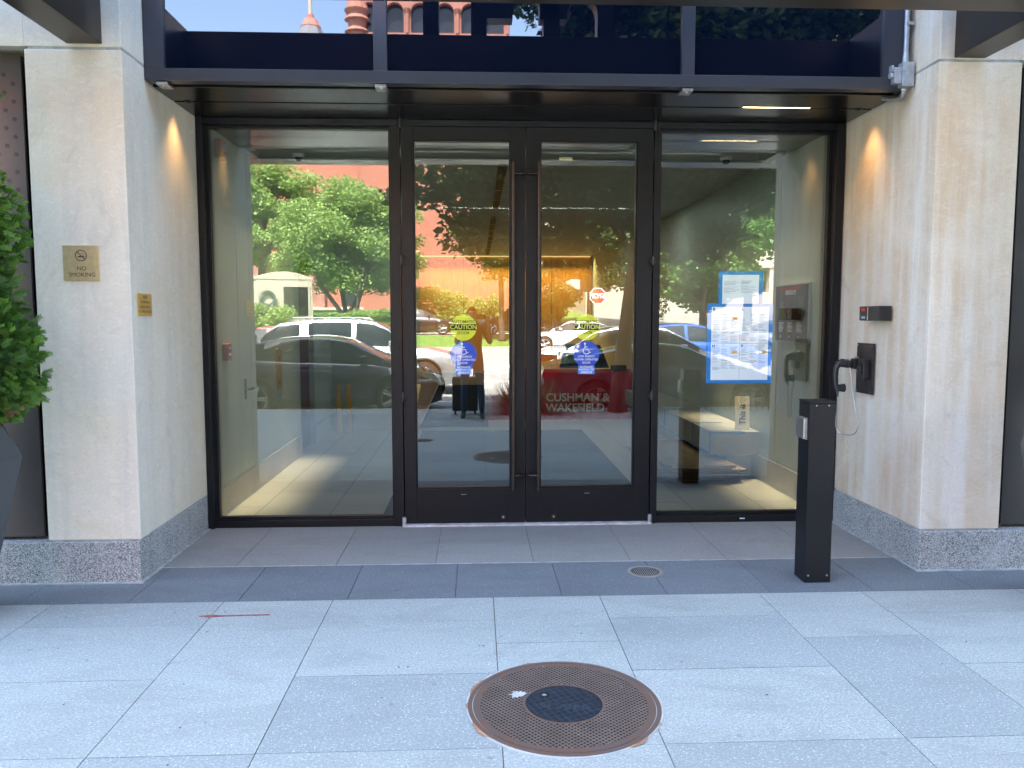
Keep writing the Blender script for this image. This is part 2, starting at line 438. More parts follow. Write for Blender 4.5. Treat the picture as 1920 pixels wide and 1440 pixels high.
# far ground, roads
def zroad(y):  # gentle crossfall
    pts = [(-7.8, -.19), (-13, -.1), (-20, -.03), (-33, 0), (-39, .45), (-45, .5), (-62, 1.9), (-200, 3)]
    for (a, za), (b_, zb) in zip(pts, pts[1:]):
        if y >= b_: return za + (zb - za) * (y - a) / (b_ - a)
    return 3
def strip(name, mat, y0, y1, dz=0., x0=-150, x1=150, n=8):
    mb = MB(); ys = [y0 + (y1 - y0) * i / n for i in range(n + 1)]
    for a, b_ in zip(ys, ys[1:]):
        mb.add([(x0, a, zroad(a) + dz), (x1, a, zroad(a) + dz), (x1, b_, zroad(b_) + dz), (x0, b_, zroad(b_) + dz)], [(0, 1, 2, 3)])
    return mb.build(name, mat)
mb = MB(); mb.box(-16, 16, -7.80, -7.625, -.4, 0.002); struct(mb.build('kerb', M['kerb'], bevel=.012))
struct(strip('road', M['asphalt'], -7.79, -33.0))
mb = MB(); mb.box(-150, 150, -33.25, -33.0, -.1, .13); struct(mb.build('far_kerb', M['kerb'], bevel=.015))
struct(strip('lawn', M['grass'], -33.25, -39.2, .10))
struct(strip('far_road', M['asphalt'], -39.2, -45, .10))
struct(strip('church_lawn', M['grass'], -45, -90, .16, x1=8.7, n=12)); struct(strip('plaza', M['kerb2'], -45, -90, .16, x0=8.7, n=12))
mb = MB(); mb.box(-700, 700, -700, -90, 2, 3.0); mb.box(-700, 700, 21, 700, -.5, -.01); struct(mb.build('terrain', M['grass']))
mb = MB()
for y in (-10.35, -14.6):
    z = zroad(y) + .006
    for k in range(-6, 9):
        mb.box(k * 5 - 1.2, k * 5 + 1.4, y - .06, y + .06, z - .004, z)
mb.box(1, 1.25, -21, -17, zroad(-19) , zroad(-19) + .02); struct(mb.build('road_markings', M['line']))
# left raised lawn mound
mb = MB(); mb.prism([(-60, 0), (-24.5, 0), (-26.5, .55), (-33, 1.15), (-60, 2.2)], -60, -5.5, 'x'); struct(mb.build('raised_lawn', M['grass']))

# ------------------------------------------------------------------ the building
bld = thing('office_building', (0, 0, 0), 'pale limestone office building on a grey granite base', 'building')
XL, XR = -2.03, 2.775
def pillar(x0, x1, mat):
    mb = MB()
    seam = -1.16
    if x1 < 0:
        mb.box(x0, x1, -1.30, seam - .003, .262, 3.128); mb.box(x0, x1 - .003, seam, .02, .262, 3.128)
        mb.box(x0, x1 + .0, -1.30, seam - .003, 3.142, 19.3); mb.box(x0, x1 - .003, seam, .02, 3.142, 19.3)
    else:
        mb.box(x0, x1, -1.30, seam - .003, .262, 3.128); mb.box(x0 + .003, x1, seam, .02, .262, 3.128)
        mb.box(x0, x1, -1.30, seam - .003, 3.142, 19.3); mb.box(x0 + .003, x1, seam, .02, 3.142, 19.3)
    mb.build('pillar', mat, bld, bevel=.006)
    mb = MB(); xa = min(x0, x1) + .02; xb = max(x0, x1) - .012 if x1 < 0 else x1 - .02
    if x1 < 0: mb.box(x0 + .02, x1 - .007, -1.296, .015, .25, 19.3)
    else: mb.box(x0 + .007, x1 - .02, -1.296, .015, .25, 19.3)
    mb.build('mortar', M['caulk'], bld)
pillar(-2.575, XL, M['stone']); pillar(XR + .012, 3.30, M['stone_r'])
# granite base
mb = MB()
mb.box(-9, -2.033, -1.315, -1.145, -.02, .25); mb.box(-2.5, -2.033, -1.141, -.10, -.02, .252)
o = mb.build('granite_base', M['granite'], bld, bevel=.004)
mb = MB()
mb.box(2.78, 12, -1.315, -1.145, -.02, .25); mb.box(2.78, 3.2, -1.141, -.10, -.02, .252)
mb.build('granite_base', M['granite'], bld, bevel=.004)
mb = MB()
mb.box(-9, -2.014, -1.333, -1.29, -.001, .006); mb.box(-2.06, -2.014, -1.29, -.10, -.001, .006)
mb.box(2.761, 12, -1.333, -1.29, -.001, .006); mb.box(2.761, 2.81, -1.29, -.10, -.001, .006)
mb.build_each('sealant_joint', M['caulk'], bld)
mb = MB()
mb.box(-2.03, 2.775, -1.036, -1.026, -.001, .0015)
mb.build_each('sealant_joint', M['caulk'], bld)
# wall above the side panels, upper facade
def upper(x0, x1):
    mb = MB(); mb.box(x0, x1, -1.299, -.9, 3.142, 7.0); mb.box(x0, x1, -1.299, -.9, 18.2, 19.3)
    n = int(abs(x1 - x0) / 3.0); st = (x1 - x0) / n
    for k in range(n + 1): mb.box(x0 + k * st - .5, x0 + k * st + .5, -1.298, -.9, 7.0, 18.2)
    for z in (10, 13.4, 16.8): mb.box(x0, x1, -1.297, -.9, z, z + 1.0)
    mb.build('facade_wall', M['stone'], bld)
    mb = MB(); mb.box(x0 + .02, x1 - .02, -1.12, -.9, -.1, 3.141); mb.build('light_block_wall', M['black'], bld)  # unseen wall added to keep light from leaking through the panel gap
    for k in range(n):
        for z0, z1 in ((7, 10), (11, 13.4), (14.4, 16.8), (17.8, 18.2)):
            w = MB(); w.box(x0 + k * st + .5, x0 + (k + 1) * st - .5, -1.0, -.95, z0, z1); w.build('window', M['darkwin'], bld)
upper(-20.575, -2.5755); upper(3.3005, 21.3)
mb = MB(); mb.box(XL, XR, -1.10, -.9, 4.35, 19.3); mb.build('facade_wall', M['stone'], bld)
mb = MB(); mb.box(-20.5, 21.3, -1.25, 20, 18.6, 19.2); mb.box(-20.5, 21.3, 19.6, 20, -.2, 18.6)
mb.box(-20.5, -20.1, -.9, 19.6, -.2, 18.6); mb.box(20.9, 21.3, -.9, 19.6, -.2, 18.6); mb.box(-20, 20.9, .1, 19.6, 3.35, 3.6)
mb.build('roof', M['stone'], bld)
# perforated bronze side panels
def perf(x0, x1, side):
    mb = MB(); mb.box(x0, x1, -1.235, -1.215, .27, 3.118, 0)
    # the shadow gap
    gx = (x1, x1 + .055) if side < 0 else (x0 - .055, x0)
    mb.box(gx[0], gx[1], -1.19, -1.17, .26, 3.13, 1)
    st = .0985
    for r_ in range(40):
        for c_ in range(8):
            z = 3.05 - r_ * st / 2 * 1.02
            off = (r_ % 2) * .05
            x = (x1 - .05 - off - c_ * .1) if side < 0 else (x0 + .05 + off + c_ * .1)
            if (r_ * 7 + c_ * 13) % 11 == 0: continue
            if z < 2.02 - .0 * c_ and (r_ * 5 + c_ * 3) % 3: continue
            if z < 1.5: continue
            mb.cyl((x, -1.2362, z), (x, -1.234, z), .0125, n=10, mi=1)
    o = mb.build('perforated_panel', [M['bronze_panel'] if side < 0 else M['black'], M['black']], bld)
perf(-4.6, -2.632, -1); perf(3.355, 5.4, 1)
for x0, x1 in ((-9, -4.6), (5.4, 12)):
    mb = MB(); mb.box(x0, x1, -1.25, -1.2, .26, 3.13); mb.build('bronze_wall_panel', M['bronze_panel'], bld)

# ------------------------------------------------------------------ canopy
can = thing('entrance_canopy', (0, -1.3, 3.15), 'dark bronze steel canopy beams over the entrance carrying standing letters', 'canopy')
mb = MB(); mb.box(-2.334, -2.134, -2.0, -1.302, 3.158, 3.72); mb.build('outrigger_beam', M['bronze'], can, bevel=.004)
mb = MB(); mb.box(2.873, 3.065, -2.0, -1.302, 3.148, 3.72); mb.build('outrigger_beam', M['bronze'], can, bevel=.004)
mb = MB(); mb.box(-4.2, 4.9, -2.29, -2.003, 3.155, 3.715); mb.build('front_beam', M['bronze'], can, bevel=.004)
def arch_letter(x0):
    # upright stem, round-headed opening and a short block
    mb = MB(); y0, y1 = -2.20, -2.06
    mb.box(x0 + .285, x0 + .41, y0, y1, 3.717, 4.35)
    n = 10; xo, w_, zt = x0 + .05, .235, 4.02
    arc = [(xo + w_ / 2 - w_ / 2 * math.cos(math.pi * i / n), 3.90 + .13 * math.sin(math.pi * i / n)) for i in range(n + 1)]
    for (xa, za), (xb, zb) in zip(arc, arc[1:]): mb.prism([(xa, za), (xb, zb), (xb, 4.35), (xa, 4.35)], y0, y1, 'y')
    mb.box(x0 - .16, x0 + .05, y0, y1, 3.86, 4.35)
    return mb
for x0 in (-.396, -.032):
    mb = MB(); mb.box(x0, x0 + .12, -2.20, -2.06, 3.717, 4.35); mb.build('letter', M['frame'], can, bevel=.003)
for x0 in (.235, .65):
    o = arch_letter(x0).build('letter', [M['frame']], can)

# ------------------------------------------------------------------ spandrel + soffit + storefront frame
ent = thing('glass_storefront', (.37, 0, 0), 'black framed glass storefront with dark transom glazing and soffit', 'storefront')
mb = MB()
Y0, Y1 = -.985, -.90
mb.box(XL, 2.735, Y0, Y1, 3.05, 3.125)
for a, b_ in ((XL, -1.91), (-.632, -.548), (1.303, 1.385), (2.60, 2.735)): mb.box(a, b_, Y0 + .001, Y1, 3.125, 4.3)
mb.box(XL, 2.735, Y0, Y1, 4.3, 4.36)
mb.build('transom_frame', M['frame2'], ent, bevel=.003)
for a, b_ in ((-1.91, -.632), (-.548, 1.303), (1.385, 2.60)):
    mb = MB(); mb.box(a, b_, -.955, -.94, 3.125, 4.3); mb.build('transom_pane', M['spandrel'], ent)
    mb = MB(); 
mb = MB(); mb.box(2.735, XR, -.93, -.85, 3.05, 4.36); mb.build('side_trim', M['frame'], ent)
for x in (-1.93, -.59, 1.345):
    mb = MB(); mb.box(x - .035, x + .035, -.975, -.87, 3.028, 3.046); mb.cyl((x, -.95, 3.02), (x, -.95, 3.03), .008, n=8); mb.build('clip', M['steel'], ent, bevel=.002)
mb = MB()
mb.box(XL, XR, -.90, -.86, 3.10, 3.14); mb.box(XL, XR, -.86, -.535, 3.045, 3.09); mb.box(XL, XR, -.505, -.10, 3.045, 3.09)
mb.box(XL, XR, -.535, -.505, 3.085, 3.13)
mb.build('soffit', simple('dark_soffit_metal', (.012, .010, .009), .25, .4), ent, bevel=.002)
mb = MB(); mb.box(XL + .002, XR - .05, -.531, -.509, 3.062, 3.075); mb.build('light_lens', simple('tan_lens', (.55, .36, .18), .4), ent)
mb = MB(); mb.box(1.86, 2.33, -.533, -.507, 3.050, 3.0615); mb.build('lit_strip', emis('warm_led', (1., .72, .38), 3), ent)
mb = MB()
mb.box(XL, -1.985, -.11, .05, 0, 3.045); mb.box(2.715, XR + .005, -.11, .05, 0, 3.045)
mb.box(-.632, -.56, -.09, .05, 0, 3.0); mb.box(1.338, 1.385, -.09, .05, 0, 3.0)
mb.box(-1.985, 2.715, -.10, .05, 3.0, 3.044); mb.box(-.56, 1.338, -.088, .05, 3.026, 3.0)
mb.box(-1.985, -.632, -.08, .05, .0, .055); mb.box(1.385, 2.715, -.08, .05, .0, .055)
mb.build('frame', M['frame'], ent, bevel=.003)
mb = MB()  # glazing beads
for a, b_ in ((-1.985, -.632), (1.385, 2.715)):
    mb.box(a, a + .018, -.03, .02, .055, 3.0); mb.box(b_ - .018, b_, -.03, .02, .055, 3.0)
    mb.box(a + .018, b_ - .018, -.031, .02, .055, .072); mb.box(a + .018, b_ - .018, -.031, .02, 2.985, 3.0)
mb.build_each('glazing_bead', M['frame'], ent)
for a, b_ in ((-1.975, -.642), (1.395, 2.705)):
    mb = MB(); mb.box(a, b_, 0, .008, .06, 2.99); mb.build('glass_pane', M['glass'], ent)
mb = MB(); mb.box(-.57, 1.345, -.13, .05, .001, .015); mb.build('threshold', simple('pale_aluminium', (.50, .49, .50), .6, .1, .3, 12), ent, bevel=.004)
mb = MB(); mb.box(2.05, 2.09, -.082, -.0801, .025, .032); mb.build('label_tag', M['paper'], ent)

def door(a, b_, ga, gb, hx, side, label):
    d = thing('glass_door', ((a + b_) / 2, -.02, .013), label, 'door', 'double entrance doors')
    mb = MB()
    mb.box(a, ga, -.075, .005, .016, 3.02); mb.box(gb, b_, -.075, .005, .016, 3.02)
    mb.box(ga, gb, -.0745, .0045, .016, .283); mb.box(ga, gb, -.0745, .0045, 2.908, 3.02)
    mb.build('door_frame', M['frame'], d, bevel=.003)
    mb = MB(); 
    mb.box(ga, ga + .01, -.06, -.01, .283, 2.908); mb.box(gb - .01, gb, -.06, -.01, .283, 2.908)
    mb.box(ga + .01, gb - .01, -.06, -.01, .283, .293); mb.box(ga + .01, gb - .01, -.06, -.01, 2.898, 2.908)
    mb.build_each('glazing_bead', M['frame'], d)
    mb = MB(); mb.box(ga + .002, gb - .002, -.036, -.028, .285, 2.906); mb.build('glass_pane', M['glass'], d)
    mb = MB(); mb.cyl((hx, -.145, .285), (hx, -.145, 2.735), .0155, n=20)
    for z in (.395, 2.655):
        e = hx + side * .07
        mb.tube([(hx, -.145, z), (hx + side * .035, -.14, z), (e, -.125, z), (e, -.075, z)], .011, 10)
    mb.build('handle', simple('dark_bronze_tube', (.055, .045, .04), .35, .8), d, smooth=True, auto=40)
    lx = .20 if side > 0 else .59
    mb = MB(); mb.cyl((lx, -.084, .062), (lx, -.0755, .062), .019, n=20); mb.build('lock', M['black'], d)
    mb = MB(); mb.cyl((lx, -.087, .062), (lx, -.0845, .062), .008, n=12); mb.build('lock_cylinder', M['steel'], d)
    tx = (ga + gb) / 2
    mb = MB(); mb.box(tx - .02, tx + .02, -.0765, -.0752, .238, .243); mb.build('marking', M['greyink'], d)
    px_ = a - .004 if side > 0 else b_ + .004
    for z in (1.0, 2.02):
        mb = MB(); mb.cyl((px_, -.105, z - .035), (px_, -.105, z + .035), .012, n=14)
        mb.box(px_ - .02, px_ + .02, -.1, -.0755, z - .02, z + .02); mb.build('hinge', M['black'], d, bevel=.002)
    for z in (.03, 3.0):
        mb = MB(); mb.cyl((px_, -.105, z - .02), (px_, -.105, z + .045), .016, n=14); mb.build('pivot', M['galv'] if z < 1 else M['black'], d)
    return d
door(-.553, .3695, -.466, .259, .275, 1, 'left black framed glass door with long bar handle')
door(.3755, 1.331, .482, 1.214, .467, -1, 'right black framed glass door with long bar handle')

# ------------------------------------------------------------------ decals on the doors
def disc(mb, cx, cz, r, y, mi=0, n=48, t=.0006):
    mb.cyl((cx, y, cz), (cx, y - t, cz), r, n=n, mi=mi)
YG = -.0385
def door_stickers(cx, where):
    X = (1, 0, 0); Z = (0, 0, 1)
    g = YG
    mb = MB(); disc(mb, cx, 1.52, .100, g)
    o = mb.build('warning_sticker', M['sticker_y'], base=(cx, g, 1.52)); tag(o, 'yellow round caution automatic door sticker on the ' + where + ' glass door', 'sticker', 'yellow caution stickers')
    b2 = MB(); b2.box(cx - .0985, cx + .0985, g - .0012, g - .0008, 1.498, 1.545)
    b2.build('black_band', M['ink'], o)
    t = MB(); put_text(t, 'AUTOMATIC', .031, (cx, g - .0014, 1.562), X, Z, bold=.008); put_text(t, 'DOOR', .031, (cx, g - .0014, 1.478), X, Z, bold=.008)
    t.build('lettering', M['ink'], o)
    t = MB(); put_text(t, 'CAUTION', .048, (cx, g - .0017, 1.5215), X, Z, bold=.015, sx=.93); t.build('band_lettering', M['sticker_y'], o)
    mb = MB(); disc(mb, cx, 1.315, .100, g)
    o = mb.build('access_sticker', M['sticker_b'], base=(cx, g, 1.315)); tag(o, 'blue round wheelchair access sticker on the ' + where + ' glass door', 'sticker', 'blue wheelchair stickers')
    t = MB()
    put_text(t, 'LOW ENERGY', .021, (cx, g - .001, 1.297), X, Z, bold=.005); put_text(t, 'POWER OPERATED', .021, (cx, g - .001, 1.273), X, Z, bold=.005); put_text(t, 'DOOR', .021, (cx, g - .001, 1.249), X, Z, bold=.005)
    yy = g - .001
    t.cyl((cx - .012, yy, 1.395), (cx - .012, yy - .0004, 1.395), .0075, n=16)
    t.tube([(cx - .012, yy, 1.386), (cx - .010, yy, 1.352), (cx + .014, yy, 1.352), (cx + .026, yy, 1.326), (cx + .036, yy, 1.330)], .0034, 6)
    t.tube([(cx - .011, yy, 1.370), (cx + .010, yy, 1.370)], .003, 6)
    arc = [(cx + .000 + .0255 * math.cos(a), yy, 1.341 + .0255 * math.sin(a)) for a in [R(125 + k * 18) for k in range(13)]]
    t.tube(arc, .0032, 6)
    t.build('symbol_and_lettering', M['white'], o)
    mb = MB(); x0, x1 = cx - .064, cx + .064; mb.box(x0, x1, g - .0006, g, 1.162, 1.229)
    o = mb.build('switch_sticker', M['sticker_b2'], base=(cx, g, 1.195)); tag(o, 'small blue rectangular activate switch sticker on the ' + where + ' glass door', 'sticker', 'small switch stickers')
    t = MB()
    for s_, z in (('ACTIVATE', 1.2165), ('SWITCH TO', 1.1955), ('OPERATE', 1.1745)): put_text(t, s_, .0215, (cx, g - .001, z), X, Z, bold=.02)
    t.build('lettering', M['white'], o)
door_stickers(-.099, 'left'); door_stickers(.841, 'right')

# paper notices with blue tape on the right pane
def notice(x0, x1, z0, z1, px0, px1, pz0, pz1, label, split, y):
    mb = MB(); mb.box(x0, x1, y - .0006, y, z0, z1)
    o = mb.build('notice', M['tape'], base=((x0 + x1) / 2, y, z0)); tag(o, label, 'notice', 'blue taped paper notices')
    mb = MB(); mb.box(px0, px1, y - .0014, y - .0008, pz0, pz1); mb.build('sheet', M['paper'], o)
    t = MB(); xs_ = [px0, px1] if not split else [px0, (px0 + px1) / 2, px1]
    yy = y - .0018
    rr = random.Random(3)
    z = pz1 - (.05 if not split else .06)
    while z > pz0 + .08:
        for a, b_ in zip(xs_, xs_[1:]):
            nc = 3 if split else 2; w = (b_ - a - .02) / nc
            for c_ in range(nc):
                if rr.random() < .18: continue
                xx = a + .012 + c_ * w; e = xx + w * rr.uniform(.4, .92)
                t.box(xx, e, yy, yy + .0003, z, z + rr.choice([.0028, .0028, .004]))
        z -= rr.choice([.009, .009, .012])
    if split:
        t.box((px0 + px1) / 2 - .0012, (px0 + px1) / 2 + .0012, yy, yy + .0003, pz0, pz1); t.box(px0, px1, yy, yy + .0003, (pz0 + pz1) / 2 - .001, (pz0 + pz1) / 2 + .001)
    t.build('fine_print', M['greyink'], o)
    if split:
        t = MB()
        for q, (xx, zz) in enumerate(((px0 + .018, pz1 - .018), (px0 + .018, (pz0 + pz1) / 2 - .02), ((px0 + px1) / 2 + .018, (pz0 + pz1) / 2 - .02), ((px0 + px1) / 2 + .018, pz1 - .018))):
            put_text(t, 'BHPL'[q], .03, (xx, yy - .0005, zz), (1, 0, 0), (0, 0, 1), bold=.03)
        t.build('lettering', M['ink'], o)
        t = MB()
        for xx, zz in (((px0 + px1) / 2 - .04, (pz0 + pz1) / 2 - .065), (px1 - .03, (pz0 + pz1) / 2 - .065), ((px0 + px1) / 2 - .04, pz1 - .09)):
            t.box(xx - .018, xx + .018, yy - .0008, yy - .0004, zz - .01, zz + .01)
        t.build_each('orange_mark', M['orange'], o)
notice(1.868, 2.215, 1.69, 1.952, 1.898, 2.184, 1.699, 1.922, 'upper smaller blue taped paper notice on the right glass pane', False, -.0015)
notice(1.784, 2.300, 1.084, 1.700, 1.818, 2.268, 1.108, 1.676, 'lower larger blue taped paper notice on the right glass pane', True, -.0025)

# ------------------------------------------------------------------ wall mounted things, left
o = thing('no_smoking_plaque', (-2.306, -1.303, 1.914), 'square brushed brass no smoking plaque on the left pillar front', 'sign')
mb = MB(); mb.box(-2.409, -2.203, -1.309, -1.3005, 1.812, 2.016); mb.build('plate', M['brass'], o, bevel=.0015)
t = MB(); X = (1, 0, 0); Z = (0, 0, 1); yy = -1.3096
put_text(t, 'NO', .033, (-2.303, yy, 1.882), X, Z, bold=.0, sx=1.05); put_text(t, 'SMOKING', .033, (-2.303, yy, 1.846), X, Z, bold=.0, sx=1.05)
cx, cz = -2.304, 1.958
ring_ = [(cx + .031 * math.cos(a), yy, cz + .031 * math.sin(a)) for a in [2 * math.pi * k / 32 for k in range(33)]]
t.tube(ring_, .0022, 6); t.tube([(cx - .021, yy, cz + .021), (cx + .021, yy, cz - .021)], .0022, 6)
t.box(cx - .019, cx + .010, yy - .0006, yy, cz - .009, cz - .003); t.box(cx + .012, cx + .019, yy - .0006, yy, cz - .009, cz - .003)
t.tube([(cx + .014, yy, cz + .000), (cx + .018, yy, cz + .006), (cx + .010, yy, cz + .009), (cx + .006, yy, cz + .015), (cx + .000, yy, cz + .017)], .0011, 5)
t.build('lettering', M['ink'], o)
o = thing('smoking_notice_plaque', (-2.027, -1.12, 1.675), 'small gold please no smoking plaque on the left reveal wall', 'sign')
mb = MB(); mb.box(-2.0305, -2.024, -1.222, -1.018, 1.607, 1.742); mb.build('plate', M['gold'], o, bevel=.001)
t = MB()
for s_, z in (('PLEASE', 1.720), ('NO SMOKING', 1.690), ('WITHIN 25 FEET', 1.660), ('OF THIS ENTRANCE', 1.632)):
    put_text(t, s_, .021, (-2.0232, -1.12, z), (0, 1, 0), Z, bold=.0, sx=.98)
t.build('lettering', M['ink'], o)

# ------------------------------------------------------------------ wall mounted things, right
o = thing('card_reader', (XR, -.74, 1.62), 'black card reader box with red mark on the right reveal wall', 'card reader')
mb = MB(); mb.box(2.69, 2.7745, -.885, -.72, 1.572, 1.672); mb.build('housing', M['black'], o, bevel=.008)
mb = MB(); mb.box(2.690, 2.7745, -.715, -.60, 1.572, 1.672); mb.build('reader_face', M['black'], o, bevel=.008)
mb = MB(); mb.box(2.687, 2.6895, -.69, -.635, 1.638, 1.660); mb.build('red_mark', M['red'], o)
mb = MB(); mb.box(2.687, 2.6895, -.69, -.64, 1.585, 1.602); mb.build('keypad_label', M['greyink'], o)
mb = MB(); mb.box(2.6865, 2.6895, -.73, -.722, 1.578, 1.665); mb.build('edge_trim', M['steel'], o)

ph = thing('wall_telephone', (XR, -.57, 1.2), 'black wall telephone with handset and looping steel cord', 'telephone')
mb = MB(); mb.box(2.763, 2.7745, -.678, -.440, 1.053, 1.412); mb.build('back_plate', M['black'], ph, bevel=.002)
mb = MB()
for y in (-.662, -.456):
    for z in (1.07, 1.396): mb.cyl((2.7625, y, z), (2.7595, y, z), .005, n=8)
mb.build_each('screw', M['steel'], ph)
mb = MB(); mb.box(2.715, 2.7625, -.64, -.555, 1.16, 1.30); mb.box(2.70, 2.7145, -.62, -.57, 1.20, 1.26); mb.build('speaker_housing', M['black'], ph, bevel=.012)
mb = MB(); mb.box(2.70, 2.7625, -.53, -.47, 1.225, 1.30); mb.box(2.665, 2.70, -.515, -.485, 1.235, 1.285); mb.build('cradle', M['black'], ph, bevel=.008)
mb = MB(); mb.box(2.722, 2.745, -.515, -.49, 1.301, 1.314); mb.cyl((2.69, -.5, 1.23), (2.69, -.5, 1.205), .009, n=10); mb.build('hook_switch', M['steel'], ph, bevel=.003)
mb = MB(); hx = 2.60
mb.tube([(2.672, -.47, 1.272), (2.645, -.468, 1.275), (2.618, -.465, 1.262), (2.603, -.46, 1.225), (2.600, -.458, 1.16), (2.604, -.46, 1.10), (2.620, -.463, 1.062)], [.02, .0235, .023, .019, .017, .020, .022], 16)
mb.cyl((2.62, -.465, 1.262), (2.685, -.47, 1.262), .024, .033, n=20); mb.cyl((2.605, -.46, 1.085), (2.668, -.46, 1.085), .022, .031, n=20)
mb.build('handset', M['black'], ph, smooth=True, auto=50)
mb = MB(); mb.cyl((2.618, -.463, 1.062), (2.622, -.462, 1.022), .010, .006, n=12); mb.build('cord_boot', simple('green_rubber', (.03, .12, .09), .6), ph)
mb = MB(); pts = []
cp = [(2.622, -.462, 1.022), (2.624, -.455, .93), (2.62, -.445, .82), (2.635, -.46, .765), (2.67, -.51, .748), (2.70, -.575, .765), (2.71, -.60, .83), (2.70, -.57, .95), (2.695, -.53, 1.08), (2.69, -.505, 1.215)]
def catmull(P, n=8):
    P = [Vector(p) for p in P]; P = [P[0]] + P + [P[-1]]; out = []
    for i in range(1, len(P) - 2):
        for k in range(n):
            t_ = k / n; a, b_, c_, d_ = P[i - 1], P[i], P[i + 1], P[i + 2]
            out.append(.5 * ((2 * b_) + (-a + c_) * t_ + (2 * a - 5 * b_ + 4 * c_ - d_) * t_ ** 2 + (-a + 3 * b_ - 3 * c_ + d_) * t_ ** 3))
    out.append(P[-2]); return out
mb.tube(catmull(cp), .0038, 8); mb.build('cord', M['steel'], ph, smooth=True)

o = thing('junction_box', (XR, -.95, 3.05), 'grey electrical junction box with metal conduit on the right reveal', 'junction box')
mb = MB(); mb.box(2.70, 2.7745, -1.045, -.955, 3.055, 3.205); mb.build('box', M['galv'], o, bevel=.004)
mb = MB(); mb.box(2.655, 2.6995, -1.03, -.97, 3.075, 3.175); mb.cyl((2.655, -1.0, 3.13), (2.635, -1.0, 3.13), .02, n=12); mb.box(2.64, 2.655, -1.02, -.98, 3.15, 3.19); mb.build('switch', M['galv'], o, bevel=.004)
mb = MB(); mb.cyl((2.738, -1.0, 3.205), (2.738, -1.0, 3.27), .022, .017, n=14); mb.cyl((2.738, -1.0, 3.27), (2.738, -1.0, 4.6), .014, n=14)
for k in range(40): mb.ring((2.738, -1.0), .0135, .0165, 3.28 + k * .014, 3.287 + k * .014, 14)
mb.build('conduit', M['galv'], o, smooth=True, auto=40)
mb = MB(); mb.box(2.728, 2.7745, -1.02, -.98, 3.44, 3.46); mb.build('strap', M['steel'], o)
mb = MB(); mb.tube(catmull([(2.738, -.99, 3.055), (2.738, -.985, 3.03), (2.735, -.955, 3.01), (2.73, -.90, 3.018), (2.72, -.84, 3.03), (2.70, -.80, 3.045)]), .0145, 12); mb.cyl((2.738, -.99, 3.06), (2.738, -.987, 3.035), .02, n=14)
mb.build('elbow', M['steel'], o, smooth=True)

# bollard with push plate
o = thing('door_switch_bollard', (2.04, -1.42, 0), 'black square bollard with steel push plate beside the doors', 'bollard')
mb = MB()
P4 = [(1.968, -1.508), (2.124, -1.508), (2.124, -1.345), (1.938, -1.345)]
P4 = [(1.968, -1.508), (2.128, -1.506), (2.130, -1.348), (1.970, -1.350)]
mb.prism(P4, 0, 1.085, 'z'); mb.build('post', M['frame'], o, bevel=.003)
mb = MB(); mb.prism([(1.966, -1.510), (2.130, -1.508), (2.132, -1.346), (1.968, -1.348)], 1.087, 1.100, 'z'); mb.build('cap', M['frame'], o, bevel=.003)
mb = MB()
for x, z in ((2.01, 1.075), (2.085, 1.075), (1.99, .045), (2.105, .045)): mb.cyl((x, -1.5075, z), (x, -1.5105, z), .0045 if z > 1 else .006, n=10)
mb.build_each('screw', M['steel'], o)
mb = MB(); mb.box(1.958, 1.9675, -1.49, -1.372, .868, 1.000); mb.build('plate_backing', M['steel'], o, bevel=.002)
mb = MB(); mb.box(1.943, 1.957, -1.485, -1.377, .873, .995); mb.build('push_plate', M['steel'], o, bevel=.003)
mb = MB()
for y in (-1.46, -1.40): mb.cyl((1.943, y, .935), (1.9415, y, .935), .003, n=8)
mb.build_each('rivet', M['ink'], o)

# drain and manholes
o = thing('floor_drain', (1.054, -1.255, .0), 'small round slotted metal drain cover in the dark paving band', 'drain cover')
mb = MB(); mb.ring((1.054, -1.255), .088, .112, -.02, .003, 40); mb.build('collar', simple('worn_brass_collar', (.26, .25, .215), .6, .2), o)
mb = MB(); mb.cyl((1.054, -1.255, -.02), (1.054, -1.255, .001), .088, n=40, mi=0)
for k in range(-6, 7):
    x = 1.054 + k * .0125; h = math.sqrt(max(0, .080 ** 2 - (k * .0125) ** 2))
    mb.box(x - .003, x + .003, -1.255 - h, -1.255 + h, .001, .003, 1)
mb.build('grate', [M['rustpit'], simple('zinc_grate', (.30, .31, .30), .5, .5)], o)

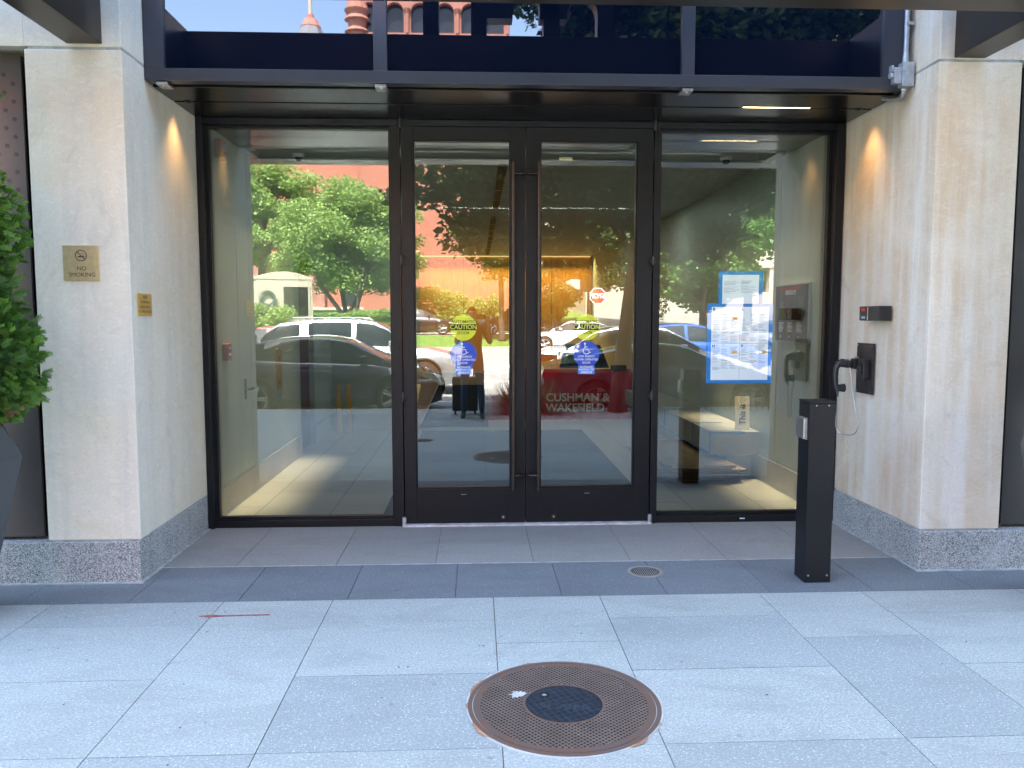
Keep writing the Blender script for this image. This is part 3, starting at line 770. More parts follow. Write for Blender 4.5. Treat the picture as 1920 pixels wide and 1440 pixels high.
def manhole(c, ro, label, detail=True):
    o = thing('manhole_cover', (c[0], c[1], 0), label, 'manhole cover')
    x, y = c
    mb = MB(); n = 72; vs = []
    for i in range(n):
        a = 2 * math.pi * i / n; r_ = ro * (1.022 + .010 * math.sin(a * 3 + 1) + random.uniform(-.004, .004))
        vs.append((x + r_ * math.cos(a), y + r_ * math.sin(a)))
    mb.prism(vs, -.03, .0035, 'z', 0); mb.build('grout_collar', M['patch'], o)
    if detail:
        mb = MB(); rr = random.Random(5)
        for a0, a1, w in ((100, 118, .014), (140, 168, .018), (176, 184, .012), (198, 222, .018), (300, 318, .020), (52, 74, .012), (330, 336, .009)):
            pts = []
            m_ = 40
            for k in range(m_ + 1):
                a = R(a0 + (a1 - a0) * k / m_); pts.append((x + (ro * 1.0 + w * math.sin(math.pi * k / m_) * rr.uniform(.5, 1.1)) * math.cos(a), y + (ro + w * math.sin(math.pi * k / m_) * rr.uniform(.5, 1.1)) * math.sin(a)))
            for k in range(m_, -1, -1):
                a = R(a0 + (a1 - a0) * k / m_); pts.append((x + ro * .985 * math.cos(a), y + ro * .985 * math.sin(a)))
            mb.prism(pts, .0035, .0045, 'z')
        mb.build('rust_stain', M['ruststain'], o)
    mb = MB(); mb.ring(c, ro * .955, ro, -.02, .007, 96); mb.build('frame_ring', M['rust'], o, bevel=.001)
    mb = MB(); mb.ring(c, ro * .87, ro * .945, -.02, .0066, 96)
    mb.cyl((x, y, -.02), (x, y, .0042), ro * .875, n=96, mi=1)
    ri = ro * .40
    mb.ring(c, ri, ri * 1.06, .0015, .0068, 64)
    # raised lattice
    rad = ro * .868; st = .0165 if detail else .03
    k = -int(rad / st) - 1
    while k * st < rad:
        for d in (0, 1):
            q = k * st
            if abs(q) >= rad: continue
            h = math.sqrt(rad * rad - q * q); hi = math.sqrt(ri * ri * 1.1 - q * q) if abs(q) < ri * 1.04 else 0
            segs = [(-h, h)] if not hi else [(-h, -hi), (hi, h)]
            for s0, s1 in segs:
                w = .0026
                if d == 0: L = [(q - w, s0), (q + w, s0), (q + w, s1), (q - w, s1)]
                else: L = [(s0, q - w), (s1, q - w), (s1, q + w), (s0, q + w)]
                ca, sa = math.cos(R(38)), math.sin(R(38))
                L = [(x + a * ca - b_ * sa, y + a * sa + b_ * ca) for a, b_ in L]
                zz = .0056 + d * .0005
                mb.add([(p[0], p[1], zz) for p in L] , [(0, 1, 2, 3)], 2)
                
        k += 1
    mb.build('outer_lid', [M['rust'], M['rustpit'], M['rustrib']], o)
    mb = MB(); mb.cyl((x, y, -.02), (x, y, .0046), ri * .985, n=64, mi=0)
    rad = ri * .96; st = .030; k = -8
    while k < 9:
        q = k * st + .01
        if abs(q) < rad:
            h = math.sqrt(rad * rad - q * q)
            for d in (0, 1):
                w = .0022
                L = [(q - w, -h), (q + w, -h), (q + w, h), (q - w, h)] if d == 0 else [(-h, q - w), (h, q - w), (h, q + w), (-h, q + w)]
                ca, sa = math.cos(R(24)), math.sin(R(24)); L = [(x + a * ca - b_ * sa, y + a * sa + b_ * ca) for a, b_ in L]
                mb.add([(p[0], p[1], .0058 + d * .0004) for p in L], [(0, 1, 2, 3)], 1)
        k += 1
    if detail:
        a = R(-8)
        put_text(mb, 'SEWER', .060, (x, y - .035, .0068), (math.cos(a), math.sin(a), 0), (-math.sin(a), math.cos(a), 0), mi=1, sx=1.15)
    mb.build('inner_lid', [M['blueiron'], M['blueirib']], o)
    if detail:
        mb = MB(); mb.ring((x - .075, y + .075), .010, .024, .004, .0075, 24, 0); mb.cyl((x - .075, y + .075, .002), (x - .075, y + .075, .0072), .0095, n=16, mi=1); mb.build('pick_hole', [M['ink'], M['galv']], o)
        mb = MB(); rr = random.Random(11); pts = []
        for k in range(26):
            a = 2 * math.pi * k / 26; r_ = (.033 if k % 2 else .024) * rr.uniform(.65, 1.2)
            pts.append((x - .185 + r_ * 1.25 * math.cos(a), y + .085 + r_ * math.sin(a)))
        mb.prism(pts, .0066, .0072, 'z')
        for k in range(16):
            a = rr.uniform(0, 6.28); q = rr.uniform(.19, .35); s_ = rr.uniform(.001, .0035)
            mb.box(x + q * math.cos(a), x + q * math.cos(a) + s_ * 1.5, y + q * math.sin(a), y + q * math.sin(a) + s_, .0066, .0071)
        mb.build('paint_splash', M['patch'], o)
manhole((.355, -2.945), .398, 'large round rusty manhole cover with blue inner lid in the light paving')
manhole((-.69, -4.21), .12, 'small round utility cover in the paving behind the large manhole', False)
# bits of leaf and grit on the paving
mb = MB(); rr = random.Random(12)
for k in range(150):
    x = rr.uniform(-3.2, 3.6); y = rr.choice([rr.uniform(-3.6, -1.7), rr.uniform(-3.6, -1.4), rr.uniform(-1.3, -.12)]); s_ = rr.uniform(.003, .010); a = rr.uniform(0, 3.14)
    if math.hypot(x - .355, y + 2.945) < .41 or (1.9 < x < 2.2 and y > -1.6): continue
    u = (s_ * math.cos(a), s_ * math.sin(a)); w_ = (-u[1] * .45, u[0] * .45)
    mb.add([(x - u[0], y - u[1], .004), (x + w_[0], y + w_[1], .006), (x + u[0], y + u[1], .005), (x - w_[0], y - w_[1], .0045)], [(0, 1, 2, 3)], rr.choice([0, 0, 1]))
o = mb.build('leaf_litter', [M['bark'], M['leaf_dead']]); tag(o, 'scattered brown leaf bits and grit on the paving', 'litter', None, 'stuff')
# red chalk mark
mb = MB()
mb.prism([(-1.50, -1.885), (-1.43, -1.868), (-1.38, -1.878), (-1.12, -1.874), (-1.12, -1.888), (-1.36, -1.895), (-1.44, -1.905)], .0002, .0012, 'z')
o = mb.build('paint_mark', simple('rust_red_paint', (.25, .085, .06), .9, 0, .4, 30), base=(-1.35, -1.88, 0)); tag(o, 'thin rust red paint line on the light paving left of the manhole', 'paint mark')

# ------------------------------------------------------------------ the lobby
mb = MB(); mb.box(-4.5, 5.5, .055, 13.5, -.1, -.001); struct(mb.build('lobby_floor', M['tile']))
mb = MB(); mb.box(-4.5, 5.5, .055, 13.5, 3.05, 3.1)
mb.box(-2.0, 2.76, 1.36, 1.46, 3.03, 3.049)
struct(mb.build('lobby_ceiling', M['ceil']))
mb = MB()
mb.box(-2.2, -2.035, .055, 3.15, .245, 3.049); mb.box(-2.2, -2.035, 3.95, 5.15, .245, 3.049); mb.box(-2.2, -2.035, 3.1505, 3.9495, 2.3, 3.049)
mb.box(-2.034, -.87, 5.10, 5.25, .245, 3.049)
mb.box(2.78, 2.95, .055, 13.2, .245, 3.049)
mb.box(-4.5, -4.4, 5.25, 13.2, 0, 3.049)
mb.box(-4.4, -1.35, 13.12, 13.2, 0, 3.049)
struct(mb.build('lobby_wall', M['iwall']))
mb = MB()
mb.box(-2.2, -2.028, .055, 3.15, -.0, .24); mb.box(-2.2, -2.028, 3.95, 5.093, -.0, .24)
mb.box(-2.027, -.86, 5.093, 5.245, 0, .24); mb.box(2.772, 2.95, .055, 13.19, 0, .24)
struct(mb.build('lobby_wall_base', M['ibase'], bevel=.002))
mb = MB(); mb.box(-2.19, -2.10, 3.155, 3.945, 0, 2.295); o = mb.build('wooden_door', M['walnut'], base=(-2.15, 3.5, 0)); tag(o, 'dark wooden door set back in the left lobby wall', 'door')
mb = MB(); mb.box(-1.35, 2.77, 13.0, 13.12, .0, 3.045)
o = mb.build('wood_wall_panel', M['amber'], base=(.7, 13.1, 0)); tag(o, 'glowing amber wood panel wall at the far end of the lobby', 'wall panel')
t = MB()
for x in (-.3, .75, 1.8): t.box(x - .003, x + .003, 12.995, 12.9995, .0, 3.04)
t.build_each('panel_joint', M['ink'], o)
t = MB(); t.box(-1.30, 2.72, 12.93, 12.99, 3.02, 3.04); t.build('light_strip', emis('wash_led', (1., .6, .25), .12), o)
mb = MB(); mb.box(-.76, 1.48, .06, 5.0, -.0, .009); o = mb.build('entrance_mat', M['mat'], base=(.36, .06, 0), bevel=.003); tag(o, 'dark blue grey carpet mat inside the glass doors', 'mat')
# ceiling slot
o = thing('ceiling_diffuser', (.26, 3, 3.05), 'black linear slot diffuser in the lobby ceiling', 'air diffuser')
mb = MB(); mb.box(.22, .30, 1.6, 4.6, 3.035, 3.0495); mb.box(.22, .30, 5.6, 12.6, 3.035, 3.0495); mb.build('slot', M['ink'], o)
mb = MB()
for y in [1.6 + .75 * k for k in range(5)] + [5.6 + .87 * k for k in range(9)]: mb.box(.215, .305, y - .012, y + .012, 3.032, 3.0345)
mb.build_each('divider', M['brass'], o)
def camera_dome(x, y, lab):
    o = thing('security_camera', (x, y, 3.05), lab, 'camera', 'ceiling cameras')
    mb = MB(); mb.cyl((x, y, 3.0495), (x, y, 3.02), .055, .05, n=24); mb.build('housing', M['white'], o)
    mb = MB(); mb.cyl((x, y, 3.0195), (x, y, 2.985), .038, .02, n=20); mb.build('lens', M['black'], o)
camera_dome(-1.58, 1.22, 'small ceiling camera behind the left glass pane'); camera_dome(2.28, 1.2, 'small ceiling camera behind the right glass pane')
def exit_plate(x, lab):
    mb = MB(); mb.box(x - .06, x + .06, 1.16, 1.18, 3.0, 3.03); o = mb.build('ceiling_label', M['brass'], base=(x, 1.17, 3.03)); tag(o, lab, 'label plate')
exit_plate(.81, 'small yellow plate under the lobby ceiling behind the right door')
# left wall devices
o = thing('fire_alarm_strobe', (-2.035, .39, 2.93), 'red fire alarm strobe high on the left lobby wall', 'fire alarm')
mb = MB(); mb.box(-2.034, -1.985, .33, .46, 2.84, 2.99); mb.build('housing', M['red'], o, bevel=.008)
mb = MB(); mb.box(-1.984, -1.965, .37, .42, 2.90, 2.96); mb.build('strobe_lens', M['lamp'], o, bevel=.006)
o = thing('fire_pull_station', (-2.035, .43, 1.31), 'red fire alarm pull box on the left lobby wall', 'fire alarm')
mb = MB(); mb.box(-2.034, -1.995, .36, .48, 1.25, 1.385); mb.build('housing', M['red'], o, bevel=.006)
mb = MB(); mb.box(-1.994, -1.988, .40, .445, 1.29, 1.31); mb.cyl((-1.994, .42, 1.35), (-1.989, .42, 1.35), .01, n=10); mb.build('handle', M['white'], o)
o = thing('lobby_side_door', (-2.035, 1.3, 0), 'flush side door with steel lever in the left lobby wall', 'door')
mb = MB(); mb.box(-2.034, -2.031, .80, 1.75, .245, 2.35); mb.build('door_leaf', M['iwall'], o)
mb = MB(); mb.box(-2.0305, -2.024, .92, .97, .88, 1.06); mb.cyl((-2.0235, .945, .97), (-1.98, .945, .97), .011, n=12); mb.box(-1.99, -1.975, .94, 1.05, .96, .98); mb.build('lever_handle', M['black'], o, bevel=.002)
mb = MB(); mb.box(-2.0345, -2.028, 2.04, 2.28, .86, 1.27); o = mb.build('brass_plate', M['brass'], base=(-2.03, 2.16, .86)); tag(o, 'tall narrow brass plate on the left lobby wall beyond the side door', 'wall plate')
t = MB(); t.cyl((-2.0279, 2.16, 1.18), (-2.025, 2.16, 1.18), .012, n=10); t.cyl((-2.0279, 2.16, .93), (-2.025, 2.16, .93), .012, n=10); t.build_each('button', M['ink'], o)
# poster on the right wall
o = thing('framed_poster', (2.775, .75, 1.37), 'dark poster in a silver frame on the right lobby wall', 'poster')
mb = MB(); mb.box(2.748, 2.771, .395, 1.13, 1.372, 1.885); mb.build('frame', M['steel'], o, bevel=.002)
mb = MB(); mb.box(2.745, 2.7478, .408, 1.117, 1.385, 1.872); mb.build('print', simple('dark_poster', (.006, .007, .008), .3, 0, .1, 3, 0, 0, .12), o)
t = MB(); XX = (0, -1, 0); x_ = 2.7445
put_text(t, 'BUILDING ANNOUNCEMENT', .036, (x_, .78, 1.846), XX, (0, 0, 1), bold=.04); t.build('red_lettering', M['taill'], o)
t = MB(); put_text(t, 'CONNECTICUT AVE', .026, (x_, .78, 1.820), XX, (0, 0, 1), bold=.02); put_text(t, 'WASHINGTON, D.C.', .026, (x_, .78, 1.800), XX, (0, 0, 1), bold=.02)
for c_, y in enumerate((1.0, .80, .60)):
    for k in range(8): t.box(x_ - .0003, x_, y - .09 + .01 * ((k * 5 + c_) % 4), y + .03, 1.545 - k * .011, 1.549 - k * .011)
    t.cyl((x_, y - .02, 1.425), (x_ - .0005, y - .02, 1.425), .010, n=14)
t.build('white_lettering', M['white'], o)
t = MB(); t.box(x_ - .0004, x_, .92, 1.0, 1.56, 1.74); t.box(x_ - .0004, x_, .50, .60, 1.62, 1.77); t.build_each('picture', M['leaf_mid'], o)
# bench along the right wall wrapped in paper
o = thing('wrapped_bench', (2.5, 1.5, 0), 'floating lobby bench wrapped in paper with blue tape', 'bench')
mb = MB(); mb.box(2.285, 2.765, 1.5, 6.0, .25, .48); mb.build('seat', M['bench'], o, bevel=.006)
mb = MB()
for y in (1.515, 2.15, 3.4): mb.box(2.281, 2.60, y, y + .035, .4805, .4825); mb.box(2.2815, 2.2835, y, y + .035, .26, .4825)
mb.box(2.281, 2.2835, 1.55, 6.0, .250, .272); mb.box(2.2815, 2.62, 1.4965, 1.499, .462, .481); mb.build('tape', M['tape'], o)
mb = MB(); mb.box(2.5, 2.76, 1.7, 5.9, .0, .2495); mb.build('support', M['ibase'], o)
mb = MB(); mb.add([(2.56, 1.62, .483), (2.70, 1.60, .483), (2.74, 1.74, .80), (2.60, 1.76, .80), (2.56, 1.626, .483), (2.70, 1.606, .483), (2.74, 1.746, .80), (2.60, 1.766, .80)], [(0, 1, 2, 3), (7, 6, 5, 4), (0, 4, 5, 1), (1, 5, 6, 2), (2, 6, 7, 3), (3, 7, 4, 0)])
o = mb.build('paper_sign', M['bench'], base=(2.65, 1.7, .483)); tag(o, 'upright strip of paper with writing leaning at the end of the wrapped bench', 'sign')
t = MB(); put_text(t, 'This is', .085, (2.650, 1.668, .63), (.11, .40, .91), (-.98, .13, .06), bold=.02); t.build('lettering', M['ink'], o)
rr = random.Random(4)
for k in range(11):
    z = .012 + k * .017; a = R(rr.uniform(-7, 7)); cx, cy = 2.10 + rr.uniform(-.05, .07), 2.05 + rr.uniform(-.1, .12)
    w, l = rr.uniform(.24, .38), rr.uniform(.55, .8); ca, sa = math.cos(a), math.sin(a); mb = MB()
    P = [(cx + x * ca - y * sa, cy + x * sa + y * ca) for x, y in ((-w, -l), (w + .10, -l * .96), (w, l), (-w, l * .97))]
    mb.prism(P, z, z + .009, 'z')
    P = [(cx + x * ca - y * sa, cy + x * sa + y * ca) for x, y in ((-w * .8, -l - .1), (w * .3, -l - .1), (w * .3, -l), (-w * .8, -l))]
    mb.prism(P, z + .001, z + .006, 'z')
    o = mb.build('cardboard_sheet', M['card'], base=(cx, cy, 0)); tag(o, 'flattened cardboard sheet in the pile under the wrapped bench', 'cardboard', 'flattened cardboard sheets piled by the bench')
# wet floor signs
for k, (x, y) in enumerate(((-1.93, 4.86), (-1.80, 4.93))):
    o = thing('wet_floor_sign', (x, y, 0), ('front' if k == 0 else 'rear') + ' folded yellow floor sign leaning at the lobby corner', 'floor sign', 'yellow folded floor signs')
    for q in (0, 1):
        mb = MB(); dy = .03 * q
        mb.add([(x + .0, y + dy, .0), (x + .07, y + dy, .0), (x + .03, y + .13 + dy, .66), (x - .02, y + .13 + dy, .66), (x + .0, y + .018 + dy, .0), (x + .07, y + .018 + dy, .0), (x + .03, y + .148 + dy, .66), (x - .02, y + .148 + dy, .66)],
               [(0, 1, 2, 3), (7, 6, 5, 4), (0, 4, 5, 1), (1, 5, 6, 2), (2, 6, 7, 3), (3, 7, 4, 0)])
        mb.build('panel', M['yellow'], o, bevel=.003)
# table with red cloth
o = thing('reception_table', (1.6, 6.3, 0), 'folding table covered by a red cloth with white lettering', 'table')
mb = MB(); mb.box(.22, 2.95, 6.15, 6.85, .715, .735); mb.build('tabletop', M['steel'], o)
mb = MB()
for x in (.4, 2.75):
    for y in (6.25, 6.75): mb.cyl((x, y, 0), (x, y, .71), .015, n=10)
mb.build_each('leg', M['black'], o)
ncol = 120; vs = []; fs = []
for i in range(ncol + 1):
    x = .172 + (3.0 - .172) * i / ncol
    for z in (.742, .55, .30, .012):
        k = (0.742 - z) * .035; vs.append((x, 6.115 - k * (1 + math.sin(i * .62)) - (0.012 if z < .1 else 0), z))
for i in range(ncol):
    for j in range(3): fs.append((i * 4 + j, i * 4 + j + 1, i * 4 + j + 5, i * 4 + j + 4))
mb = MB(); mb.add(vs, fs); mb.box(.172, 3.0, 6.115, 6.9, .737, .743); mb.box(.165, .171, 6.12, 6.9, .01, .742); mb.box(3.001, 3.006, 6.12, 6.9, .01, .742)
mb.build('tablecloth', M['redcloth'], o, smooth=True, auto=40)
t = MB(); yy = 6.06
put_text(t, 'CUSHMAN &', .175, (1.065, yy, .355), (1, 0, 0), (0, 0, 1), 'LEFT', .02, sx=.98); put_text(t, 'WAKEFIELD', .175, (1.065, yy, .195), (1, 0, 0), (0, 0, 1), 'LEFT', .02, sx=.98)
t.prism([(.80, .13), (.80, .26), (.88, .33), (.97, .26), (.97, .13)], yy - .002, yy, 'y'); t.build('lettering', M['cream'], o)
mb = MB(); mb.box(2.12, 2.36, 6.3, 6.42, .744, .84); o = mb.build('desk_phone', M['black'], base=(2.24, 6.36, .744), bevel=.015); tag(o, 'small black box on the red covered table', 'box')
# office chair behind the table
o = thing('office_chair', (1.85, 7.3, 0), 'dark office chair behind the red covered table', 'chair')
mb = MB(); mb.prism([(1.42, .72), (2.28, .72), (2.12, 1.12), (1.52, 1.14)], 7.45, 7.52, 'y'); mb.build('backrest', simple('grey_blue_fabric', (.04, .055, .07), .8), o, bevel=.02)
mb = MB(); mb.box(1.5, 2.2, 7.05, 7.5, .45, .52); mb.build('seat', M['black'], o, bevel=.02)
mb = MB(); mb.cyl((1.85, 7.3, .08), (1.85, 7.3, .45), .03, n=12)
for k in range(5):
    a = 2 * math.pi * k / 5; mb.tube([(1.85, 7.3, .10), (1.85 + .3 * math.cos(a), 7.3 + .3 * math.sin(a), .05)], .02, 8)
mb.build('base', M['black'], o)
# wooden desk at left behind the doors
o = thing('wooden_desk', (-.3, 5.5, 0), 'tan wooden counter with a slanted end panel behind the left door', 'desk')
mb = MB(); mb.box(-.80, .20, 5.27, 5.85, .63, .80); mb.build('counter', M['tan'], o, bevel=.004)
mb = MB(); mb.prism([(-.80, .629), (-.56, .629), (-.84, .0), (-.855, .0), (-.86, .3)], 5.27, 5.85, 'y'); mb.build('end_panel', M['tan'], o)
mb = MB(); mb.prism([(-.55, .628), (.165, .628), (.165, .0), (-.82, .0)], 5.4, 5.8, 'y'); mb.build('recess_shade_panel', M['ink'], o)  # black panel standing in for the shaded recess under the counter

# ------------------------------------------------------------------ foliage
def foliage(name, clumps, n, size, mat, parent, seed, droop=0., flat=.5, base=(0, 0, 0)):
    """many small folded leaf quads spread through ellipsoid clumps: clumps = [(cx,cy,cz, rx,ry,rz)]"""
    g = np.random.default_rng(seed)
    cl = np.array(clumps, float); w = cl[:, 3] * cl[:, 4] * cl[:, 5]; w = w ** .75; idx = g.choice(len(cl), n, p=w / w.sum())
    d = g.normal(size=(n, 3)); d /= np.linalg.norm(d, axis=1)[:, None]
    rad = g.random(n) ** .42
    wob = 1 + .22 * np.sin(d[:, 0] * 7 + idx) * np.sin(d[:, 1] * 6 + idx * 2.1) * np.cos(d[:, 2] * 8)
    p = cl[idx, :3] + d * cl[idx, 3:] * (rad * wob)[:, None]
    u = g.normal(size=(n, 3)); u[:, 2] *= flat; u /= np.linalg.norm(u, axis=1)[:, None]
    v_ = np.cross(u, g.normal(size=(n, 3))); v_ /= np.linalg.norm(v_, axis=1)[:, None]
    s = size * (.6 + .8 * g.random(n))[:, None]
    a = p - u * s * .5; c = p + u * s * .5; b_ = p + v_ * s * .30 + u * s * .06; e = p - v_ * s * .30 + u * s * .06
    V = np.stack([a, b_, c, e], 1).reshape(-1, 3)
    off = Vector(base); q = parent; off2 = Vector((0, 0, 0))
    while q is not None: off2 += q.location; q = q.parent
    V -= np.array(off2)[None]
    F = (np.arange(n)[:, None] * 4 + np.array([0, 1, 2, 3])[None]).reshape(-1)
    me = bpy.data.meshes.new(name); me.vertices.add(4 * n); me.vertices.foreach_set('co', V.reshape(-1))
    me.loops.add(4 * n); me.loops.foreach_set('vertex_index', F.astype(np.int32))
    me.polygons.add(n); me.polygons.foreach_set('loop_start', (np.arange(n) * 4).astype(np.int32))
    try: me.polygons.foreach_set('loop_total', np.full(n, 4, np.int32))
    except Exception: pass
    me.update(calc_edges=True); me.materials.append(mat)
    at = me.attributes.new('tone', 'FLOAT', 'FACE')
    ct = g.random(len(cl)); at.data.foreach_set('value', np.clip(.25 * ct[idx] + .75 * g.random(n) ** 1.3, 0, 1).astype(np.float32))
    o = bpy.data.objects.new(name, me); COL.objects.link(o); o.parent = parent
    return o

def tree(name, label, loc, trunk_h, crown_c, crown_r, nclump, nleaf, size, mat, seed, tr=.16, cat='tree', group=None, multi=1, csz=.36, low=0., extra=()):
    rr = random.Random(seed); T = thing(name, loc, label, cat, group); X0, Y0_, Z0 = loc
    cx, cy, cz = crown_c; rx, ry, rz = crown_r; cl = []
    while len(cl) < nclump:
        d = Vector((rr.gauss(0, 1), rr.gauss(0, 1), rr.gauss(0, 1))).normalized(); q = rr.uniform(.35, .95)
        s = rr.uniform(.6, 1.35) * csz * min(rx, rz)
        if d.z < -.55 and rr.random() < low: continue
        cl.append((cx + d.x * rx * q, cy + d.y * ry * q, cz + d.z * rz * q, s * 1.25, s * 1.25, s * .72))
    cl += list(extra)
    mb = MB()
    for m_ in range(multi):
        bx = X0 + (rr.uniform(-.5, .5) if multi > 1 else 0); by = Y0_ + (rr.uniform(-.4, .4) if multi > 1 else 0)
        tx = cx + (rr.uniform(-.6, .6) * rx if multi > 1 else 0); r0 = tr * (.55 if multi > 1 else 1)
        top = Vector((X0 + (tx - X0) * .5, by, Z0 + trunk_h))
        mb.tube([(bx, by, Z0 - .05), (bx * .98 + top.x * .02, by, Z0 + .25), (bx * .5 + top.x * .5, by, Z0 + trunk_h * .55), top, (tx, cy, cz + rz * .35)], [r0 * 1.35, r0 * 1.05, r0 * .9, r0 * .78, r0 * .25], 10)
        for c_ in rr.sample(cl, max(4, min(len(cl), 16) // multi)):
            s = top.lerp(Vector((tx, cy, cz)), rr.uniform(-.1, .5)); e = Vector(c_[:3]); mid = s.lerp(e, .5) + Vector((rr.uniform(-.2, .2), rr.uniform(-.2, .2), rr.uniform(0, .3)))
            mb.tube([s, mid, e], [r0 * .42, r0 * .25, r0 * .08], 6)
    mb.build('trunk', M['bark'], T, smooth=True)
    foliage('crown', cl, nleaf, size, mat, T, seed + 100)
    return T

tree('street_oak', 'large dark oak at the kerb reflected across the glass doors', (2.38, -7.25, 0), 2.6, (2.9, -7.4, 4.95), (2.8, 1.35, 2.2), 60, 80000, .14, M['leaf_dark'], 1, tr=.135, csz=.34, low=.0,
     extra=[(.25, -8.3, 3.7, 1.1, 1.0, .62), (-.35, -8.5, 4.1, 1.0, .9, .55), (.9, -8.0, 3.2, 1.0, 1.0, .6), (-.1, -8.2, 3.05, .65, .7, .42), (-1.15, -8.3, 3.7, .55, .6, .25), (1.7, -7.8, 2.75, .9, .9, .5), (.6, -8.4, 4.6, 1.1, 1.0, .6), (3.9, -8., 2.95, .9, .9, .5)])
tree('street_oak', 'second dark street oak reflected at the right of the glass', (7.6, -7.3, 0), 3.0, (8.4, -7.4, 5.7), (3.0, 1.3, 2.0), 36, 22000, .17, M['leaf_dark'], 2, tr=.15)
tree('street_tree', 'bright topped street tree reflected behind the paper notices', (8.1, -22, zroad(-22)), 1.8, (8.0, -22.4, 3.6), (2.9, 2.0, 1.75), 34, 30000, .17, M['leaf_mid'], 3, tr=.16, csz=.34)
tree('monument_tree', 'light green many stemmed tree reflected in the left pane', (-7.6, -42, .9), 2.6, (-8.0, -43.5, 6.2), (5.0, 3.0, 3.7), 110, 75000, .19, M['leaf_light'], 4, tr=.24, multi=5, csz=.26)
tree('lawn_tree', 'taller pale green tree standing at the far left of the reflection', (-15.6, -52, 1.3), 4, (-15.0, -52, 8.6), (5.2, 3.5, 4.0), 60, 40000, .24, M['leaf_light'], 5, tr=.3, csz=.26)
tree('lawn_tree', 'leaning green tree on the church lawn right of the monument tree', (1.35, -36, .3), 3.4, (1.2, -36.5, 6.6), (3.0, 2.4, 3.2), 34, 20000, .22, M['leaf_mid'], 6, tr=.16, csz=.3)
tree('evergreen', 'dark low evergreen tree on the verge left of the stop sign', (3.9, -34.5, .1), 1.2, (3.8, -34.8, 3.7), (1.5, 1.5, 2.5), 34, 20000, .16, M['leaf_dark'], 31, tr=.14, csz=.34)
tree('evergreen', 'dark evergreen tree on the verge right of the stop sign', (8.6, -35.0, .1), 1.2, (8.8, -35.2, 4.6), (2.3, 1.6, 3.0), 40, 22000, .18, M['leaf_dark'], 32, tr=.14, csz=.34)
tree('lawn_tree', 'tall green tree before the beige concrete building', (14.5, -36, .4), 4, (14.5, -36, 9.2), (4.6, 3, 4.8), 44, 26000, .28, M['leaf_mid'], 7, tr=.25, csz=.27)
tree('lawn_tree', 'tall green tree on the lawn between the church and the concrete building', (7.6, -47, .6), 4, (7.6, -47, 9.5), (4.6, 3, 5.2), 44, 24000, .28, M['leaf_mid'], 17, tr=.25, csz=.27)
def bush(name, label, c, r, n, size, mat, seed, group=None, k=14):
    rr = random.Random(seed); T = thing(name, (c[0], c[1], c[2] - r[2]), label, 'shrub', group); cl = []
    for _ in range(k):
        cl.append((c[0] + rr.uniform(-.75, .75) * r[0], c[1] + rr.uniform(-.6, .6) * r[1], c[2] + rr.uniform(-.55, .6) * r[2], r[0] * .32 + .1, r[1] * .5, r[2] * .42))
    mb = MB()
    for c_ in cl[:6]: mb.tube([(c[0], c[1], c[2] - r[2] - .05), c_[:3]], [.03, .008], 6)
    mb.build('stem', M['bark'], T); foliage('leaves', cl, n, size, mat, T, seed + 50)
bush('hedge', 'yellow green hedge in front of the stone monument', (-8.9, -26.6, 1.35), (1.5, 1.0, .85), 14000, .11, M['leaf_light'], 21)
bush('hedge', 'low clipped hedge right of the stone monument', (-6.6, -37, 1.55), (2.6, .8, .5), 14000, .12, M['leaf_light'], 22)
bush('round_shrub', 'rounded conifer shrub by the church wall behind the photographer', (.35, -46, 1.8), (1.15, 1.0, 1.5), 9000, .14, M['leaf_light'], 23)
bush('round_shrub', 'loose yellow green shrub left of the rounded conifer shrub', (-2.7, -46, 2.0), (2.1, 1.0, 1.7), 12000, .16, M['leaf_light'], 24)
bush('round_shrub', 'shrub before the church steps at the left of the reflection', (-4.4, -44, 1.4), (1.1, .8, .9), 7000, .13, M['leaf_mid'], 25)
# spiky kerb shrub
T = thing('spiky_shrub', (.82, -7.1, 0), 'low spiky shrub at the kerb beside the tree pit fence', 'shrub')
rr = random.Random(9); mb = MB()
for k in range(900):
    a = rr.uniform(0, 6.28); el = rr.uniform(.1, 1.45); l = rr.uniform(.35, .72); r0 = rr.uniform(0, .18)
    b0 = Vector((.82 + r0 * math.cos(a) * 2.2, -7.1 + r0 * math.sin(a), .02)); d = Vector((math.cos(a) * math.cos(el) * 1.25, math.sin(a) * math.cos(el) * .8, math.sin(el)))
    tip = b0 + d * l; s = d.cross(Vector((0, 0, 1))).normalized() * .007
    mb.add([b0 - s, b0 + s, b0 + d * l * .5 + s * 1.3, tip, b0 + d * l * .5 - s * 1.3], [(0, 1, 2, 3, 4)], 0, rr.random())
mb.build('blades', M['leaf_mid'], T, tone=True)
# tree pit fence
T = thing('tree_pit_fence', (3.3, -7.3, 0), 'low black metal fence along the kerb around the tree pit', 'fence')
mb = MB(); mb.box(1.6, 5.1, -7.31, -7.29, .31, .335); mb.box(1.6, 5.1, -7.31, -7.29, .06, .075); mb.build_each('rail', M['black'], T)
mb = MB(); x = 1.62
while x < 5.09: mb.cyl((x, -7.30, .0), (x, -7.30, .31), .008, n=6); x += .11
mb.build_each('baluster', M['black'], T)

